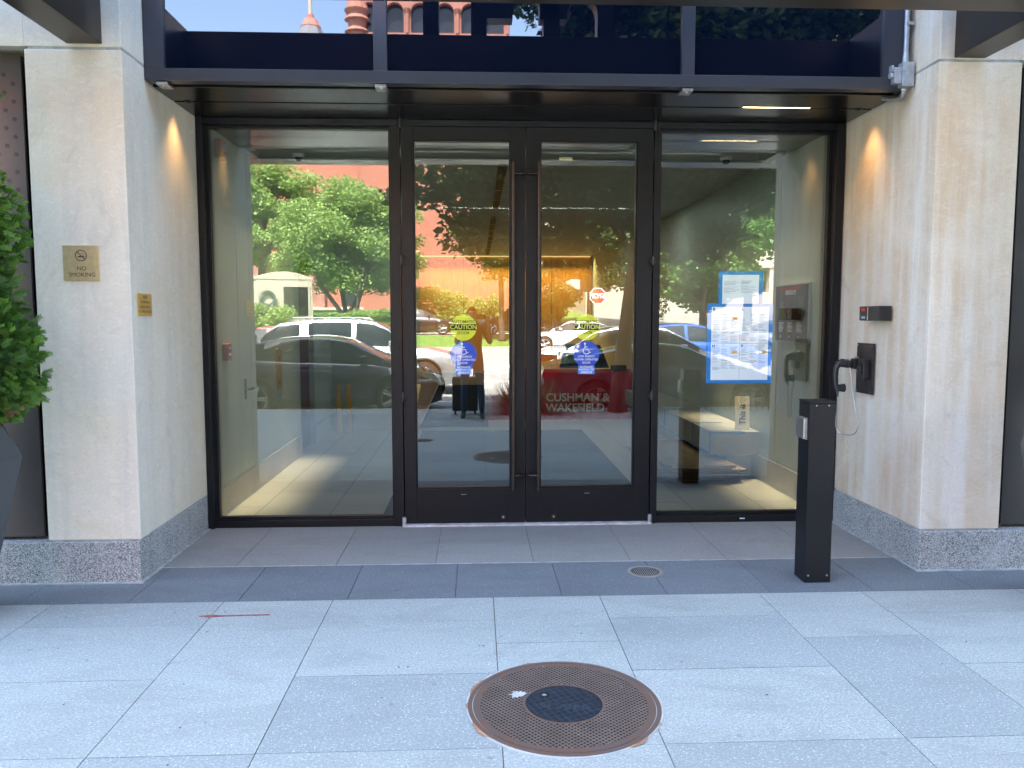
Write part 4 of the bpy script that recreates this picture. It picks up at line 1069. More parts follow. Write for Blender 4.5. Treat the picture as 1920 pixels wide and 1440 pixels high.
# arborvitae in a faceted planter, left and right
def arbor(cx, cy, zb, label, seed, n=17000, top=3.6, r_at=.49):
    T = thing('arborvitae', (cx, cy, zb), label, 'shrub', 'arborvitae in faceted planters')
    g = random.Random(seed); mb = MB()
    mb.tube([(cx, cy, zb), (cx, cy, zb + 1), (cx, cy, top - .2)], [.035, .025, .006], 8); mb.build('trunk', M['bark'], T)
    V = []; F = []; TN = []; MI = []
    for k in range(n):
        h = g.random() ** 1.15; z = zb + .05 + h * (top - zb)
        rmax = r_at * (1 - h) ** .62 * (.94 + .14 * math.sin(z * 9 + 1.3) ) * (1.0 if h > .05 else .75 + h * 5)
        a = g.uniform(0, 6.283); rmax *= 1 + .10 * math.sin(a * 5 + z * 6)
        rad = rmax * (g.uniform(.55, 1.) if g.random() < .8 else g.uniform(.1, .6))
        p = Vector((cx + rad * math.cos(a), cy + rad * math.sin(a), z))
        out = Vector((math.cos(a), math.sin(a), 0)); dn = g.uniform(-.5, .9) - .35 * (h < .12)
        d = (out * 1.0 + Vector((g.uniform(-.6, .6), g.uniform(-.6, .6), dn))).normalized()
        side = d.cross(Vector((g.uniform(-1, 1), g.uniform(-1, 1), g.uniform(-.4, .4)))).normalized()
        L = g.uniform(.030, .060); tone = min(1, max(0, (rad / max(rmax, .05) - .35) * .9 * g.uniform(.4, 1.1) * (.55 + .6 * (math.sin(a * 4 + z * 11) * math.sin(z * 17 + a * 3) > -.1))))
        dead = (h < .06 and g.random() < .10)
        # a flat spray: rachis with alternate forked twigs
        nt_ = 5
        for j in range(nt_):
            t0 = (j + .3) / nt_; o0 = p + d * (L * t0)
            for sg in (-1, 1):
                tw = (d * .72 + side * sg * .75).normalized(); tl = L * (.46 - .22 * t0) * g.uniform(.75, 1.2)
                wv = tw.cross(d.cross(side)).normalized() * .0042
                e = o0 + tw * tl; i0 = len(V); V += [o0 - wv * .6, o0 + wv, e + tw * .004, o0 + tw * tl * .6 - wv * 1.1]
                F.append((i0, i0 + 1, i0 + 2, i0 + 3)); TN.append(min(1, tone * g.uniform(.8, 1.2) + .12 * (j == nt_ - 1))); MI.append(1 if dead else 0)
        i0 = len(V); wv = side * .0045; V += [p - wv, p + wv, p + d * L * 1.1]; F.append((i0, i0 + 1, i0 + 2)); TN.append(tone); MI.append(1 if dead else 0)
    mb = MB(); mb.v = [tuple(v_) for v_ in V]; mb.f = F; mb.m = MI; mb.t = TN
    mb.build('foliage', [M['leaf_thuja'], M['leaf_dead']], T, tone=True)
def planter(cx, cy, label, s=1):
    T = thing('faceted_planter', (cx, cy, 0), label, 'planter', 'faceted planters')
    mb = MB(); lv = [(.23, 0.0, 0), (.405, .845, .5), (.335, 1.085, 0), (.30, 1.085, 0), (.29, 1.0, 0)]; n = 6; vs = []; fs = []
    for k, (r_, z, tw) in enumerate(lv):
        for i in range(n):
            a = 2 * math.pi * (i + (.5 if k == 1 else 0)) / n + (0 if s > 0 else math.pi / 6); vs.append((cx + r_ * math.cos(a) / (1 if k != 1 else 1), cy + r_ * math.sin(a), z))
    for i in range(n):
        j = (i + 1) % n
        fs += [(i, j, n + i), (j, n + j, n + i)]
        fs += [(n + i, n + j, 2 * n + j), (n + i, 2 * n + j, 2 * n + i)]
        for k in (2, 3): fs.append((k * n + i, k * n + j, (k + 1) * n + j, (k + 1) * n + i))
    mb.add(vs, fs); mb.build('pot', M['planter'], T, bevel=.002)
    mb = MB(); mb.cyl((cx, cy, .97), (cx, cy, 1.0), .275, n=12); mb.build('soil', M['bark'], T)
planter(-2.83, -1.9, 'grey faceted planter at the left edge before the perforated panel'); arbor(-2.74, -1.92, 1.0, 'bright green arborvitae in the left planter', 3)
planter(3.44, -1.9, 'grey faceted planter at the right edge before the dark panel', -1); arbor(3.70, -1.92, 1.0, 'arborvitae in the right planter mostly outside the view', 8, 5000)

# ------------------------------------------------------------------ vehicles
def car(label, x, y, z, rz, pm, L=4.7, W=1.84, H=1.44, kind='sedan', clear=.2):
    root = thing('parked_car', (0, 0, 0), label, 'car')
    hl = L / 2
    if kind == 'sedan':
        belt = [(-hl, .62), (-hl + .08, .92), (-hl + .35, 1.00), (-1.35, 1.02), (-.6, .98), (.3, .955), (.95, .93), (1.6, .86), (hl - .35, .72), (hl - .08, .60), (hl, .46)]
        gh = [(-1.85, .985), (-1.55, 1.13), (-1.15, H - .12), (-.75, H - .035), (-.2, H), (.2, H - .015), (.45, H - .06), (.8, H - .24), (1.15, 1.05), (1.32, .90)]
    else:
        belt = [(-hl, .70), (-hl + .05, 1.02), (-hl + .25, 1.08), (-1.35, 1.08), (-.6, 1.06), (.3, 1.05), (.95, 1.04), (1.6, 1.0), (hl - .30, .90), (hl - .06, .74), (hl, .55)]
        gh = [(-hl + .14, 1.06), (-hl + .34, H - .28), (-hl + .62, H - .09), (-1.0, H - .02), (-.4, H), (.1, H - .02), (.42, H - .07), (.7, H - .22), (1.05, 1.16), (1.2, 1.04)]
    def interp(P, q):
        for (a, b_), (c_, d_) in zip(P, P[1:]):
            if q <= c_: return b_ + (d_ - b_) * (q - a) / (c_ - a)
        return P[-1][1]
    wheels = (-hl + 1.02, hl - .84)
    rw = .335 if kind == 'sedan' else .365
    st = sorted(set([b_[0] for b_ in belt] + [-hl + L * k / 60 for k in range(61)]))
    V = []; F = []; nr = 9
    for q in st:
        t_ = q / hl; w = W / 2 * (1 - .16 * abs(t_) ** 5 - .02 * abs(t_) ** 2); h = interp(belt, q)
        zb = clear + (.10 * max(0, abs(t_) - .85) / .15)
        arch = 0
        for wx in wheels:
            dd = abs(q - wx)
            if dd < rw + .07: arch = max(arch, math.sqrt((rw + .07) ** 2 - dd * dd) + rw - .02)
        zs = max(zb, arch)
        ring_ = [(0, zb), (w - .22, zb), (w - .22, max(zb, arch)) , (w - .01, zs), (w, max(zs + .02, .42)), (w + .015, max(zs + .04, .62)) , (w - .02, max(zs + .05, h - .10)), (w - .10, h), (0, h + .035 * (1 if abs(t_) < .97 else 0))]
        for sgn in (1, -1):
            for (yy_, zz_) in ring_: V.append((q, sgn * yy_, min(zz_, h + .05)))
    m_ = nr * 2
    for i in range(len(st) - 1):
        for s in (0, 1):
            for j in range(nr - 1):
                a = i * m_ + s * nr + j; F.append((a, a + 1, a + 1 + m_, a + m_) if s == 0 else (a + m_, a + m_ + 1, a + 1, a))
    for i in (0, len(st) - 1):
        for j in range(nr - 1):
            a = i * m_ + j; b_ = i * m_ + nr + j; F.append((a, b_, b_ + 1, a + 1) if i == 0 else (a + 1, b_ + 1, b_, a))
    mb = MB(); mb.add(V, F); body = mb.build('body', pm, root, smooth=True, auto=38)
    # greenhouse
    V = []; F = []; MI = []
    gs = sorted(set([g_[0] for g_ in gh] + [gh[0][0] + (gh[-1][0] - gh[0][0]) * k / 36 for k in range(37)]))
    for q in gs:
        t_ = q / hl; bz = interp(belt, q) - .01; zr = max(interp(gh, q), bz + .001); wb = W / 2 - .10; wr = W / 2 - .30
        f_ = min(1, (zr - bz) / max(.01, (H - bz))); wt = wb + (wr - wb) * f_
        ring_ = [(wb, bz), (wb + (wt - wb) * .08, bz + (zr - bz) * .06), (wt + .01, bz + (zr - bz) * .90), (wt - .03, zr - .008), (wt * .55, zr + .012 * f_), (0, zr + .018 * f_)]
        for sgn in (1, -1):
            for (yy_, zz_) in ring_: V.append((q, sgn * yy_, zz_))
    nr2 = 6; m_ = 12
    rs = [gh[3][0], gh[-4][0]] if kind == 'sedan' else [gh[2][0], gh[-4][0]]
    pillars = [(-.10, -.02), ] if kind == 'sedan' else [(-.10, -.02), (-1.22, -1.10)]
    for i in range(len(gs) - 1):
        xm = (gs[i] + gs[i + 1]) / 2
        for s in (0, 1):
            for j in range(nr2 - 1):
                a = i * m_ + s * nr2 + j; F.append((a, a + 1, a + 1 + m_, a + m_) if s == 0 else (a + m_, a + m_ + 1, a + 1, a))
                if j == 1:
                    zr = interp(gh, xm); thick = zr - interp(belt, xm)
                    pil = any(p0 - .03 < xm < p1 + .03 for p0, p1 in pillars) or thick < .16
                    MI.append(0 if pil else 1)
                elif j in (3, 4): MI.append(1 if (xm < rs[0] - .02 or xm > rs[1]) else 0)
                else: MI.append(0)
    mb = MB(); mb.v = [tuple(p) for p in V]; mb.f = F; mb.m = MI; mb.t = [.5] * len(F)
    mb.build('cabin', [pm, M['darkwin'] if kind != 'x' else M['iglass']], root, smooth=True, auto=30)
    # trim, lamps, mirrors, wheels
    for sgn in (1, -1):
        mb = MB(); q = hl - .18; mb.add([(hl - .50, sgn * (W / 2 - .055), .70), (hl - .16, sgn * (W / 2 - .15), .665), (hl - .03, sgn * (W / 2 - .34), .62), (hl - .02, sgn * (W / 2 - .34), .54), (hl - .13, sgn * (W / 2 - .13), .55), (hl - .46, sgn * (W / 2 - .045), .62),
            (hl - .50, sgn * (W / 2 - .12), .70), (hl - .2, sgn * (W / 2 - .25), .665), (hl - .1, sgn * (W / 2 - .36), .62), (hl - .1, sgn * (W / 2 - .36), .54), (hl - .2, sgn * (W / 2 - .25), .55), (hl - .46, sgn * (W / 2 - .12), .62)],
            [(0, 1, 2, 3, 4, 5), (11, 10, 9, 8, 7, 6)] + [(i, i + 6, (i + 1) % 6 + 6, (i + 1) % 6) for i in range(6)])
        mb.build('headlight', M['lamp'], root)
        mb = MB(); zt = .90 if kind == 'sedan' else .98
        mb.prism([(-hl + .02, zt - .15), (-hl + .06, zt + .0), (-hl + .42, zt - .02), (-hl + .34, zt - .10), (-hl + .12, zt - .17)], sgn * (W / 2 - .26), sgn * (W / 2 - .012), 'y'); mb.build('taillight', M['taill'], root)
        mb = MB(); yy_ = sgn * (W / 2 + .06); mb.box(.72, .84, min(yy_, sgn * (W / 2 - .1)), max(yy_, sgn * (W / 2 - .1)), .98 if kind == 'sedan' else 1.06, 1.10 if kind == 'sedan' else 1.19); mb.build('wing_mirror', pm, root, bevel=.03)
        for q, z1_ in ((-1.02, .93), (-.06, .90), (.92, .86)):
            mb = MB(); mb.box(q - .004, q + .004, min(sgn * (W / 2 - .01), sgn * (W / 2 + .013)), max(sgn * (W / 2 - .01), sgn * (W / 2 + .013)), .36, z1_ - .06); mb.build('door_seam', M['ink'], root)
        mb = MB(); mb.box(-hl + 1.45, hl - 1.25, min(sgn * (W / 2 - .03), sgn * (W / 2 + .002)), max(sgn * (W / 2 - .03), sgn * (W / 2 + .002)), .22, .33); mb.build('sill_trim', M['black'], root, bevel=.01)
        for q in (.35, -.75):
            mb = MB(); mb.box(q - .45, q - .25, min(sgn * (W / 2 - .015), sgn * (W / 2 + .03)), max(sgn * (W / 2 - .015), sgn * (W / 2 + .03)), .80, .825); mb.build('door_handle', pm, root, bevel=.006)
        for wx in wheels:
            wl = MB(); yo = sgn * (W / 2 - .015); yi = sgn * (W / 2 - .22)
            wl.cyl((wx, yi, rw), (wx, yo - sgn * .02, rw), rw, rw, n=40); wl.cyl((wx, yo - sgn * .02, rw), (wx, yo, rw), rw, rw * .93, n=40)
            tyre = wl.build('wheel', M['tyre'], root, smooth=True, auto=40)
            rm = MB(); yo2 = yo + sgn * .004
            for k in range(5):
                for dl in (-.13, .13):
                    a = 2 * math.pi * k / 5 + dl; c0 = Vector((wx, yo2, rw))
                    e = c0 + Vector((math.cos(a) * rw * .68, 0, math.sin(a) * rw * .68)); rm.tube([c0, e], [.028, .018], 6)
            n_ = 36; rv = []
            for r_, yq in ((rw * .66, yo2 - sgn * .002), (rw * .72, yo2 + sgn * .008), (rw * .72, yo2 - sgn * .01), (rw * .66, yo2 - sgn * .01)):
                for i in range(n_): rv.append((wx + r_ * math.cos(2 * math.pi * i / n_), yq, rw + r_ * math.sin(2 * math.pi * i / n_)))
            rm.add(rv, [(k * n_ + i, k * n_ + (i + 1) % n_, ((k + 1) % 4) * n_ + (i + 1) % n_, ((k + 1) % 4) * n_ + i) for k in range(4) for i in range(n_)])
            rm.cyl((wx, yo2 - sgn * .012, rw), (wx, yo2 - sgn * .004, rw), rw * .66, n=28, mi=1)
            rm.build('rim', [M['rim'], M['ink']], tyre)
            ar = MB(); ar.cyl((wx, sgn * (W / 2 - .50), rw + .02), (wx, sgn * (W / 2 - .225), rw + .02), rw + .05, n=28); ar.build('wheel_well', M['ink'], root)
    mb = MB(); mb.box(hl - .10, hl - .005, -.45, .45, .36, .54); mb.build('grille', M['ink'], root)
    if kind == 'suv':
        mb = MB()
        for sgn in (1, -1): mb.tube([(-1.5, sgn * .58, H - .04), (-1.4, sgn * .58, H + .035), (.1, sgn * .58, H + .03), (.2, sgn * .58, H - .03)], .015, 8)
        mb.build('roof_rail', M['steel'], root)
    root.location = (x, y, z); root.rotation_euler = (0, 0, rz)
    return root
car('dark blue sedan parked at the near kerb left', -2.80, -9.0, -.19, 0, paint('midnight_blue_paint', (.012, .02, .05), .5), L=4.35)
car('dark silver sedan parked at the near kerb right', 3.48, -9.0, -.24, 0, paint('graphite_paint', (.09, .10, .115), .6), H=1.33)
car('silver SUV with roof rails in the lane behind the dark blue sedan', -2.65, -12.35, -.11, 0, paint('silver_paint', (.52, .54, .56), .6), L=4.65, H=1.66, kind='suv')
car('white sedan in the lane behind the dark silver sedan', 3.75, -11.95, -.10, 0, paint('white_car_paint', (.80, .82, .84), .1), L=4.85, H=1.50)
car('bright red car behind the silver SUV', -5.5, -15.7, -.07, R(180), paint('red_car_paint', (.55, .02, .02), .2), H=1.42)
car('blue car beyond the white sedan', 5.9, -16.6, -.06, 0, paint('blue_car_paint', (.02, .09, .45), .4), H=1.47)
car('black sedan parked far off by the church lawn at left', -3.5, -40.6, .60, 0, paint('black_car_paint', (.012, .012, .014), .3), L=4.8)
car('black SUV parked far off by the church lawn at right', 2.5, -40.6, .60, R(180), paint('dark_grey_car_paint', (.02, .02, .022), .3), L=4.9, H=1.7, kind='suv')
car('white car parked far off beside the stop sign', 4.6, -30.8, -.0, R(180), paint('white_car_paint', (.75, .77, .78), .1), H=1.4)
car('pale silver car far off at the right of the reflection', 12.3, -24.5, -.02, 0, paint('pale_silver_paint', (.6, .62, .64), .4), L=4.8, H=1.5)

# ------------------------------------------------------------------ street things
T = thing('stop_sign', (5.69, -31.2, 0), 'red octagonal stop sign on a grey post beyond the road', 'road sign')
mb = MB(); mb.cyl((5.69, -31.24, zroad(-31.2) - .05), (5.69, -31.24, 2.95), .035, n=10); mb.build('post', M['galv'], T)
def octo(r): return [(5.69 + r * math.cos(R(22.5 + 45 * k)), 2.57 + r * math.sin(R(22.5 + 45 * k))) for k in range(8)]
mb = MB(); mb.prism(octo(.41), -31.20, -31.19, 'y', 0); mb.prism(octo(.375), -31.1895, -31.186, 'y', 1)
mb.build('plate', [M['white'], simple('sign_red', (.62, .03, .02), .5)], T)
t = MB(); put_text(t, 'STOP', .34, (5.69, -31.184, 2.56), (-1, 0, 0), (0, 0, 1), bold=.03, sx=.85); t.build('lettering', M['white'], T)
T = thing('stone_monument', (-9.6, -34, 1.1), 'pale stone monument with dark plaque and bronze wreath', 'monument')
a = R(28); ca, sa = math.cos(a), math.sin(a)
def mpt(u, w, z): return (-10.05 + u * ca + w * sa, -34.2 - u * sa * 1 + w * ca, z)
def mbox(mb, u0, u1, w0, w1, z0, z1, mi=0):
    mb.add([mpt(u, w, z) for z in (z0, z1) for (u, w) in ((u0, w0), (u1, w0), (u1, w1), (u0, w1))], [(0, 3, 2, 1), (4, 5, 6, 7), (0, 1, 5, 4), (1, 2, 6, 5), (2, 3, 7, 6), (3, 0, 4, 7)], mi)
mb = MB(); mbox(mb, -1.0, 1.75, -.9, .6, .9, 3.45); mb.add([mpt(u, w, z) for w in (-.92, .62) for u, z in ((-1.04, 3.45), (1.79, 3.45), (1.79, 3.55), (.9, 3.78), (.37, 3.84), (-.2, 3.78), (-1.04, 3.55))], [(0, 1, 2, 3, 4, 5, 6), (13, 12, 11, 10, 9, 8, 7)] + [(i, i + 7, (i + 1) % 7 + 7, (i + 1) % 7) for i in range(7)])
mbox(mb, -1.2, 1.95, -1.1, .8, .7, 1.45); mb.build('block', M['palestone'], T)
mb = MB(); mbox(mb, .18, 1.60, .6, .66, 1.55, 3.2); mb.build('plaque_frame', M['palestone'], T)
mb = MB(); mbox(mb, .30, 1.48, .66, .69, 1.68, 3.08); mb.build('plaque', simple('dark_bronze_plaque', (.05, .055, .04), .4, .4, .4, 4), T)
mb = MB(); c0 = (-.48, .64, 2.45)
for k in range(40):
    q = 2 * math.pi * k / 40; rr_ = .30 + .05 * math.sin(k * 3); p = mpt(c0[0] + rr_ * math.cos(q), .63, c0[2] + rr_ * math.sin(q)); e = mpt(c0[0] + (rr_ + .13) * math.cos(q + .5), .70, c0[2] + (rr_ + .13) * math.sin(q + .5)); mb.tube([p, e], [.06, .01], 5)
mb.build('bronze_wreath', M['copper'], T)

# church and the concrete building across the street
ch = thing('brick_church', (-12, -68, 1.8), 'red brick church with arched belfry and slated spire', 'church')
mb = MB(); mb.box(-60, -5.2, -80, -68, 0, 24.0); mb.build('nave_wall', M['redbrick'], ch)
mb = MB(); mb.prism([(-81, 24.0), (-67.6, 24.0), (-74, 25.4)], -60, -5.3, 'x'); mb.build('roof', M['slate'], ch)
for k in range(5):
    mb = MB(); x = -9.0 - k * 5.5; mb.box(x - .7, x + .7, -68, -67.4, 0, 12); mb.build('buttress', M['redstone'], ch)
for k in range(6):
    mb = MB(); x = -6.6 - k * 5.0; mb.box(x - .8, x + .8, -68.02, -67.97, 2.6, 6.2); mb.build('window', M['darkwin'], ch)
mb = MB(); mb.box(-30, -4.5, -68.1, -67.2, 6.6, 7.1); mb.box(-30, -4.5, -68.1, -67.0, 0, 2.5); mb.build('stone_course', M['palestone'], ch)
# spire
mb = MB(); cx, cy = -14.6, -69.5
mb.cyl((cx, cy, 23), (cx, cy, 27.2), 2.6, .9, n=8); mb.build('spire', M['slate'], ch)
mb = MB(); mb.cyl((cx, cy, 27.2), (cx, cy, 27.9), .95, .55, n=8); mb.cyl((cx, cy, 27.9), (cx, cy, 28.3), .35, .3, n=8); mb.build('lantern', M['redstone'], ch)
mb = MB(); mb.cyl((cx, cy, 28.3), (cx, cy, 31.5), .16, n=8); mb.box(cx - .7, cx + .7, cy - .1, cy + .1, 30.2, 30.5); mb.build('cross', M['palestone'], ch)
# tower with arcaded belfry
tw = MB(); tw.box(-10.2, 2.9, -72, -66.4, 0, 25.2); tw.build('tower_wall', M['redbrick'], ch)
mb = MB(); mb.box(-10.0, 2.7, -71.5, -67.2, 25.2, 38); mb.build('belfry_core', simple('shaded_sandstone', (.30, .15, .12), .8), ch)
mb = MB(); n_a = 6; w_ = 12.9 / n_a
for k in range(n_a):
    x0 = -10.1 + k * w_; xc = x0 + w_ / 2; r_ = w_ * .36
    arc = [(xc - r_ * math.cos(math.pi * i / 14), 27.6 + r_ * math.sin(math.pi * i / 14)) for i in range(15)]
    for (xa, za), (xb, zb) in zip(arc, arc[1:]): mb.prism([(xa, za), (xb, zb), (xb, 29.4), (xa, 29.4)], -67.1, -66.5, 'y')
    mb.box(x0, xc - r_, -67.1, -66.5, 25.2, 29.4); mb.box(xc + r_, x0 + w_, -67.1, -66.5, 25.2, 29.4)
mb.box(-10.2, 2.9, -67.2, -66.3, 29.4, 30.4); mb.box(-10.2, 2.9, -67.15, -66.35, 25.2, 25.8); mb.build('arcade', M['redstone'], ch)
for k in range(n_a):
    w = MB(); x0 = -10.1 + k * w_; xc = x0 + w_ / 2; w.box(xc - w_ * .34, xc + w_ * .34, -67.19, -67.15, 25.9, 28.6); w.build('window', M['darkwin'], ch)
for k in range(n_a + 1):
    mb = MB(); x0 = -10.1 + k * w_; mb.cyl((x0, -66.4, 25.8), (x0, -66.4, 27.4), .16, n=10); mb.cyl((x0, -66.4, 27.4), (x0, -66.4, 27.8), .16, .30, n=10); mb.build('column', M['redstone'], ch, smooth=True, auto=40)
# copper turret left of the tower
mb = MB(); cx = -10.1
for z0, z1, r0, r1 in ((18, 25.9, .85, .85), (25.9, 26.2, 1.1, .8), (26.2, 26.9, .75, .8), (26.9, 27.2, 1.1, .9), (27.2, 27.7, .8, 1.1), (27.7, 31, 1.0, .2)): mb.cyl((cx, -66.8, z0), (cx, -66.8, z1), r0, r1, n=12)
mb.build('turret', M['redstone'], ch)
cb = thing('concrete_building', (26, -62, 1.9), 'beige concrete building with horizontal window bands', 'building')
mb = MB()
for k, z in enumerate((0., 5.6, 9.6, 13.6, 17.6, 21.6)): mb.box(8.8, 70, -80, -58 - .3 * (k % 2), z, z + (2.6 if k else 3.6))
for x in (11, 17.5, 24, 30.5, 37): mb.box(x, x + 1.0, -79, -58.4, 0, 24)
mb.build('wall', M['concrete'], cb)
for z in (3.6, 8.2, 12.2, 16.2, 20.2):
    for k in range(5): w = MB(); w.box(12 + k * 6.5, 17.5 + k * 6.5, -59.3, -59.2, z, z + 2.0 - .55 * (z > 4)); w.build('window', M['darkwin'], cb)
mb = MB(); mb.box(3.0, 8.7, -75, -70, 0, 17); o = mb.build('link_building', M['palestone'], base=(6, -72, 0)); tag(o, 'pale stone building between the church and the concrete building', 'building')

# ------------------------------------------------------------------ photographer
def skinned(name, nodes, edges, mats, parent, matf=None, sub=2, root=0):
    me = bpy.data.meshes.new(name); off = parent.location if parent else Vector((0, 0, 0))
    me.from_pydata([Vector(n_[0]) - off for n_ in nodes], edges, [])
    o = bpy.data.objects.new(name, me); COL.objects.link(o)
    md = o.modifiers.new('s', 'SKIN'); md.use_smooth_shade = True; sv = me.skin_vertices[0].data
    for i, n_ in enumerate(nodes):
        r_ = n_[1]; sv[i].radius = (r_, r_) if not isinstance(r_, tuple) else r_; sv[i].use_root = (i == root)
    m2 = o.modifiers.new('u', 'SUBSURF'); m2.levels = sub; m2.render_levels = sub
    dg = bpy.context.evaluated_depsgraph_get(); ev = bpy.data.meshes.new_from_object(o.evaluated_get(dg))
    bpy.data.objects.remove(o); ev.name = name
    o = bpy.data.objects.new(name, ev); COL.objects.link(o)
    ev.materials.clear()
    for m_ in mats: ev.materials.append(m_)
    ev.polygons.foreach_set('use_smooth', [True] * len(ev.polygons))
    if matf:
        for p in ev.polygons: p.material_index = matf(p.center + off)
    if parent: o.parent = parent
    return o
px0, py0 = -.07, -6.50
per = thing('person', (px0, py0, 0), 'person in a dark shirt, jeans and dark shoes photographing the entrance', 'person')
Nn = [((px0, py0, .95), (.165, .115)), ((px0, py0, 1.12), (.150, .105)), ((px0, py0 + .01, 1.30), (.175, .12)), ((px0, py0 + .01, 1.42), (.16, .10)), ((px0, py0 + .02, 1.50), (.06, .06)), ((px0 + .0, py0 + .04, 1.575), (.060, .065)), ((px0, py0 + .055, 1.64), (.078, .092)), ((px0, py0 + .05, 1.705), (.062, .075))]
Ed = [(0, 1), (1, 2), (2, 3), (3, 4), (4, 5), (5, 6), (6, 7)]
def limb(start, pts):
    global Nn, Ed
    p = start
    for q in pts: Nn.append(q); Ed.append((p, len(Nn) - 1)); p = len(Nn) - 1
    return p
limb(0, [((px0 - .10, py0, .86), .095), ((px0 - .125, py0 + .02, .50), .062), ((px0 - .135, py0 - .0, .40), .060), ((px0 - .14, py0 - .03, .12), .045), ((px0 - .142, py0 - .03, .06), .042)])
limb(0, [((px0 + .10, py0, .86), .095), ((px0 + .125, py0 + .02, .50), .062), ((px0 + .14, py0 - .0, .40), .060), ((px0 + .15, py0 - .03, .12), .045), ((px0 + .152, py0 - .03, .06), .042)])
wr_r = limb(3, [((px0 + .17, py0, 1.42), .060), ((px0 + .24, py0 + .02, 1.28), .048), ((px0 + .285, py0 + .08, 1.19), .042), ((px0 + .27, py0 + .20, 1.36), .034), ((px0 + .245, py0 + .30, 1.52), .026)])
wr_l = limb(3, [((px0 - .17, py0, 1.42), .060), ((px0 - .23, py0 + .03, 1.27), .048), ((px0 - .24, py0 + .10, 1.19), .042), ((px0 - .13, py0 + .22, 1.36), .034), ((px0 - .015, py0 + .315, 1.52), .026)])
def pm_(c):
    if c.z > 1.505 and c.y < py0 + .16 and abs(c.x - px0) < .12: return 0
    if c.y > py0 + .135 and c.z > 1.2: return 0
    if c.z < .98: return 2
    return 1
skinned('body', Nn, Ed, [M['skin'], M['shirt'], M['denim']], per, pm_)
def hand(wx, wy, wz, side):
    P = [((wx, wy, wz), .024), ((wx + side * .0, wy + .025, wz + .04), (.034, .017)), ((wx, wy + .035, wz + .07), (.036, .015))]; E_ = [(0, 1), (1, 2)]
    skinned('palm', P, E_, [M['skin']], per, sub=2)
    for k in range(4):
        dx = (-.027 + .018 * k) * side; L_ = (.9, 1.05, 1.0, .8)[k]
        bx, by, bz = wx + dx, wy + .035, wz + .085
        P = [((bx, by - .004, bz - .02), .0095), ((bx - side * .006, by + .012, bz + .018 * L_), .009), ((bx - side * .022, by + .004, bz + .036 * L_), .008), ((bx - side * .036, by - .012, bz + .034 * L_), .0065)]
        skinned('finger', P, [(0, 1), (1, 2), (2, 3)], [M['skin']], per, sub=1)
    P = [((wx - side * .02, wy + .02, wz + .03), .012), ((wx - side * .042, wy + .03, wz + .05), .0105), ((wx - side * .055, wy + .03, wz + .078), .009)]
    skinned('thumb', P, [(0, 1), (1, 2)], [M['skin']], per, sub=1)
hand(px0 + .245, py0 + .30, 1.50, 1); hand(px0 - .015, py0 + .315, 1.50, -1)
hx_, hy_, hz_ = px0, py0 + .055, 1.64
mb = MB(); import itertools
hv = bmesh.new(); bmesh.ops.create_uvsphere(hv, u_segments=24, v_segments=16, radius=1)
vv = []; 
for v_ in hv.verts:
    x, y, z = v_.co; s = .082; 
    vv.append((hx_ + x * .080, hy_ - .012 + y * .097, hz_ + .028 + z * .088))
ff = [tuple(a_.index for a_ in f.verts) for f in hv.faces if f.calc_center_median().y < .35 and not (f.calc_center_median().z < -.2 and f.calc_center_median().y > -.3)]; hv.free()
mb.add(vv, ff); mb.build('hair', M['hair'], per, smooth=True)
mb = MB(); mb.tube([(hx_, hy_ + .088, hz_ + .02), (hx_, hy_ + .112, hz_ - .018), (hx_, hy_ + .092, hz_ - .028)], [.008, .014, .012], 8); mb.build('nose', M['skin'], per, smooth=True)
for s in (-1, 1):
    mb = MB(); mb.tube([(hx_ + s * .078, hy_ + .0, hz_ + .02), (hx_ + s * .088, hy_ - .01, hz_ + .0), (hx_ + s * .078, hy_ - .002, hz_ - .03)], [.011, .013, .008], 8); mb.build('ear', M['skin'], per, smooth=True)
    mb = MB(); mb.cyl((hx_ + s * .032, hy_ + .086, hz_ + .01), (hx_ + s * .032, hy_ + .0945, hz_ + .01), .011, n=12); mb.build('eye', M['ink'], per)
    sx = px0 + s * .147
    nodes = [((sx, py0 - .07, .045), (.042, .042)), ((sx, py0 + .02, .05), (.045, .045)), ((sx + s * .008, py0 + .11, .033), (.042, .030)), ((sx + s * .012, py0 + .17, .028), (.034, .024))]
    skinned('shoe', nodes, [(0, 1), (1, 2), (2, 3)], [M['shoe']], per, sub=2)
mb = MB(); mb.box(hx_ - .022, hx_ + .022, hy_ + .086, hy_ + .096, hz_ - .052, hz_ - .045); mb.build('mouth', simple('lip', (.25, .08, .06), .5), per)
mb = MB(); mb.box(-.012, .142, -6.128, -6.120, 1.562, 1.637); o = mb.build('mobile_phone', M['black'], base=(.06, -6.124, 1.6), bevel=.003); tag(o, 'black mobile phone held up sideways by the person', 'phone')
o = thing('rolling_suitcase', (-.26, -7.0, 0), 'black rolling suitcase standing behind the person', 'suitcase')
mb = MB(); mb.box(-.40, .02, -7.12, -6.88, .06, .62); mb.build('case', M['black'], o, bevel=.03)
mb = MB(); mb.tube([(-.33, -7.09, .62), (-.33, -7.09, .98), (-.05, -7.09, .98), (-.05, -7.09, .62)], .011, 8); mb.build('handle', M['steel'], o)
for x in (-.35, -.03): mb = MB(); mb.cyl((x - .015, -7.0, .03), (x + .015, -7.0, .03), .03, n=14); mb.build('wheel', M['ink'], o)

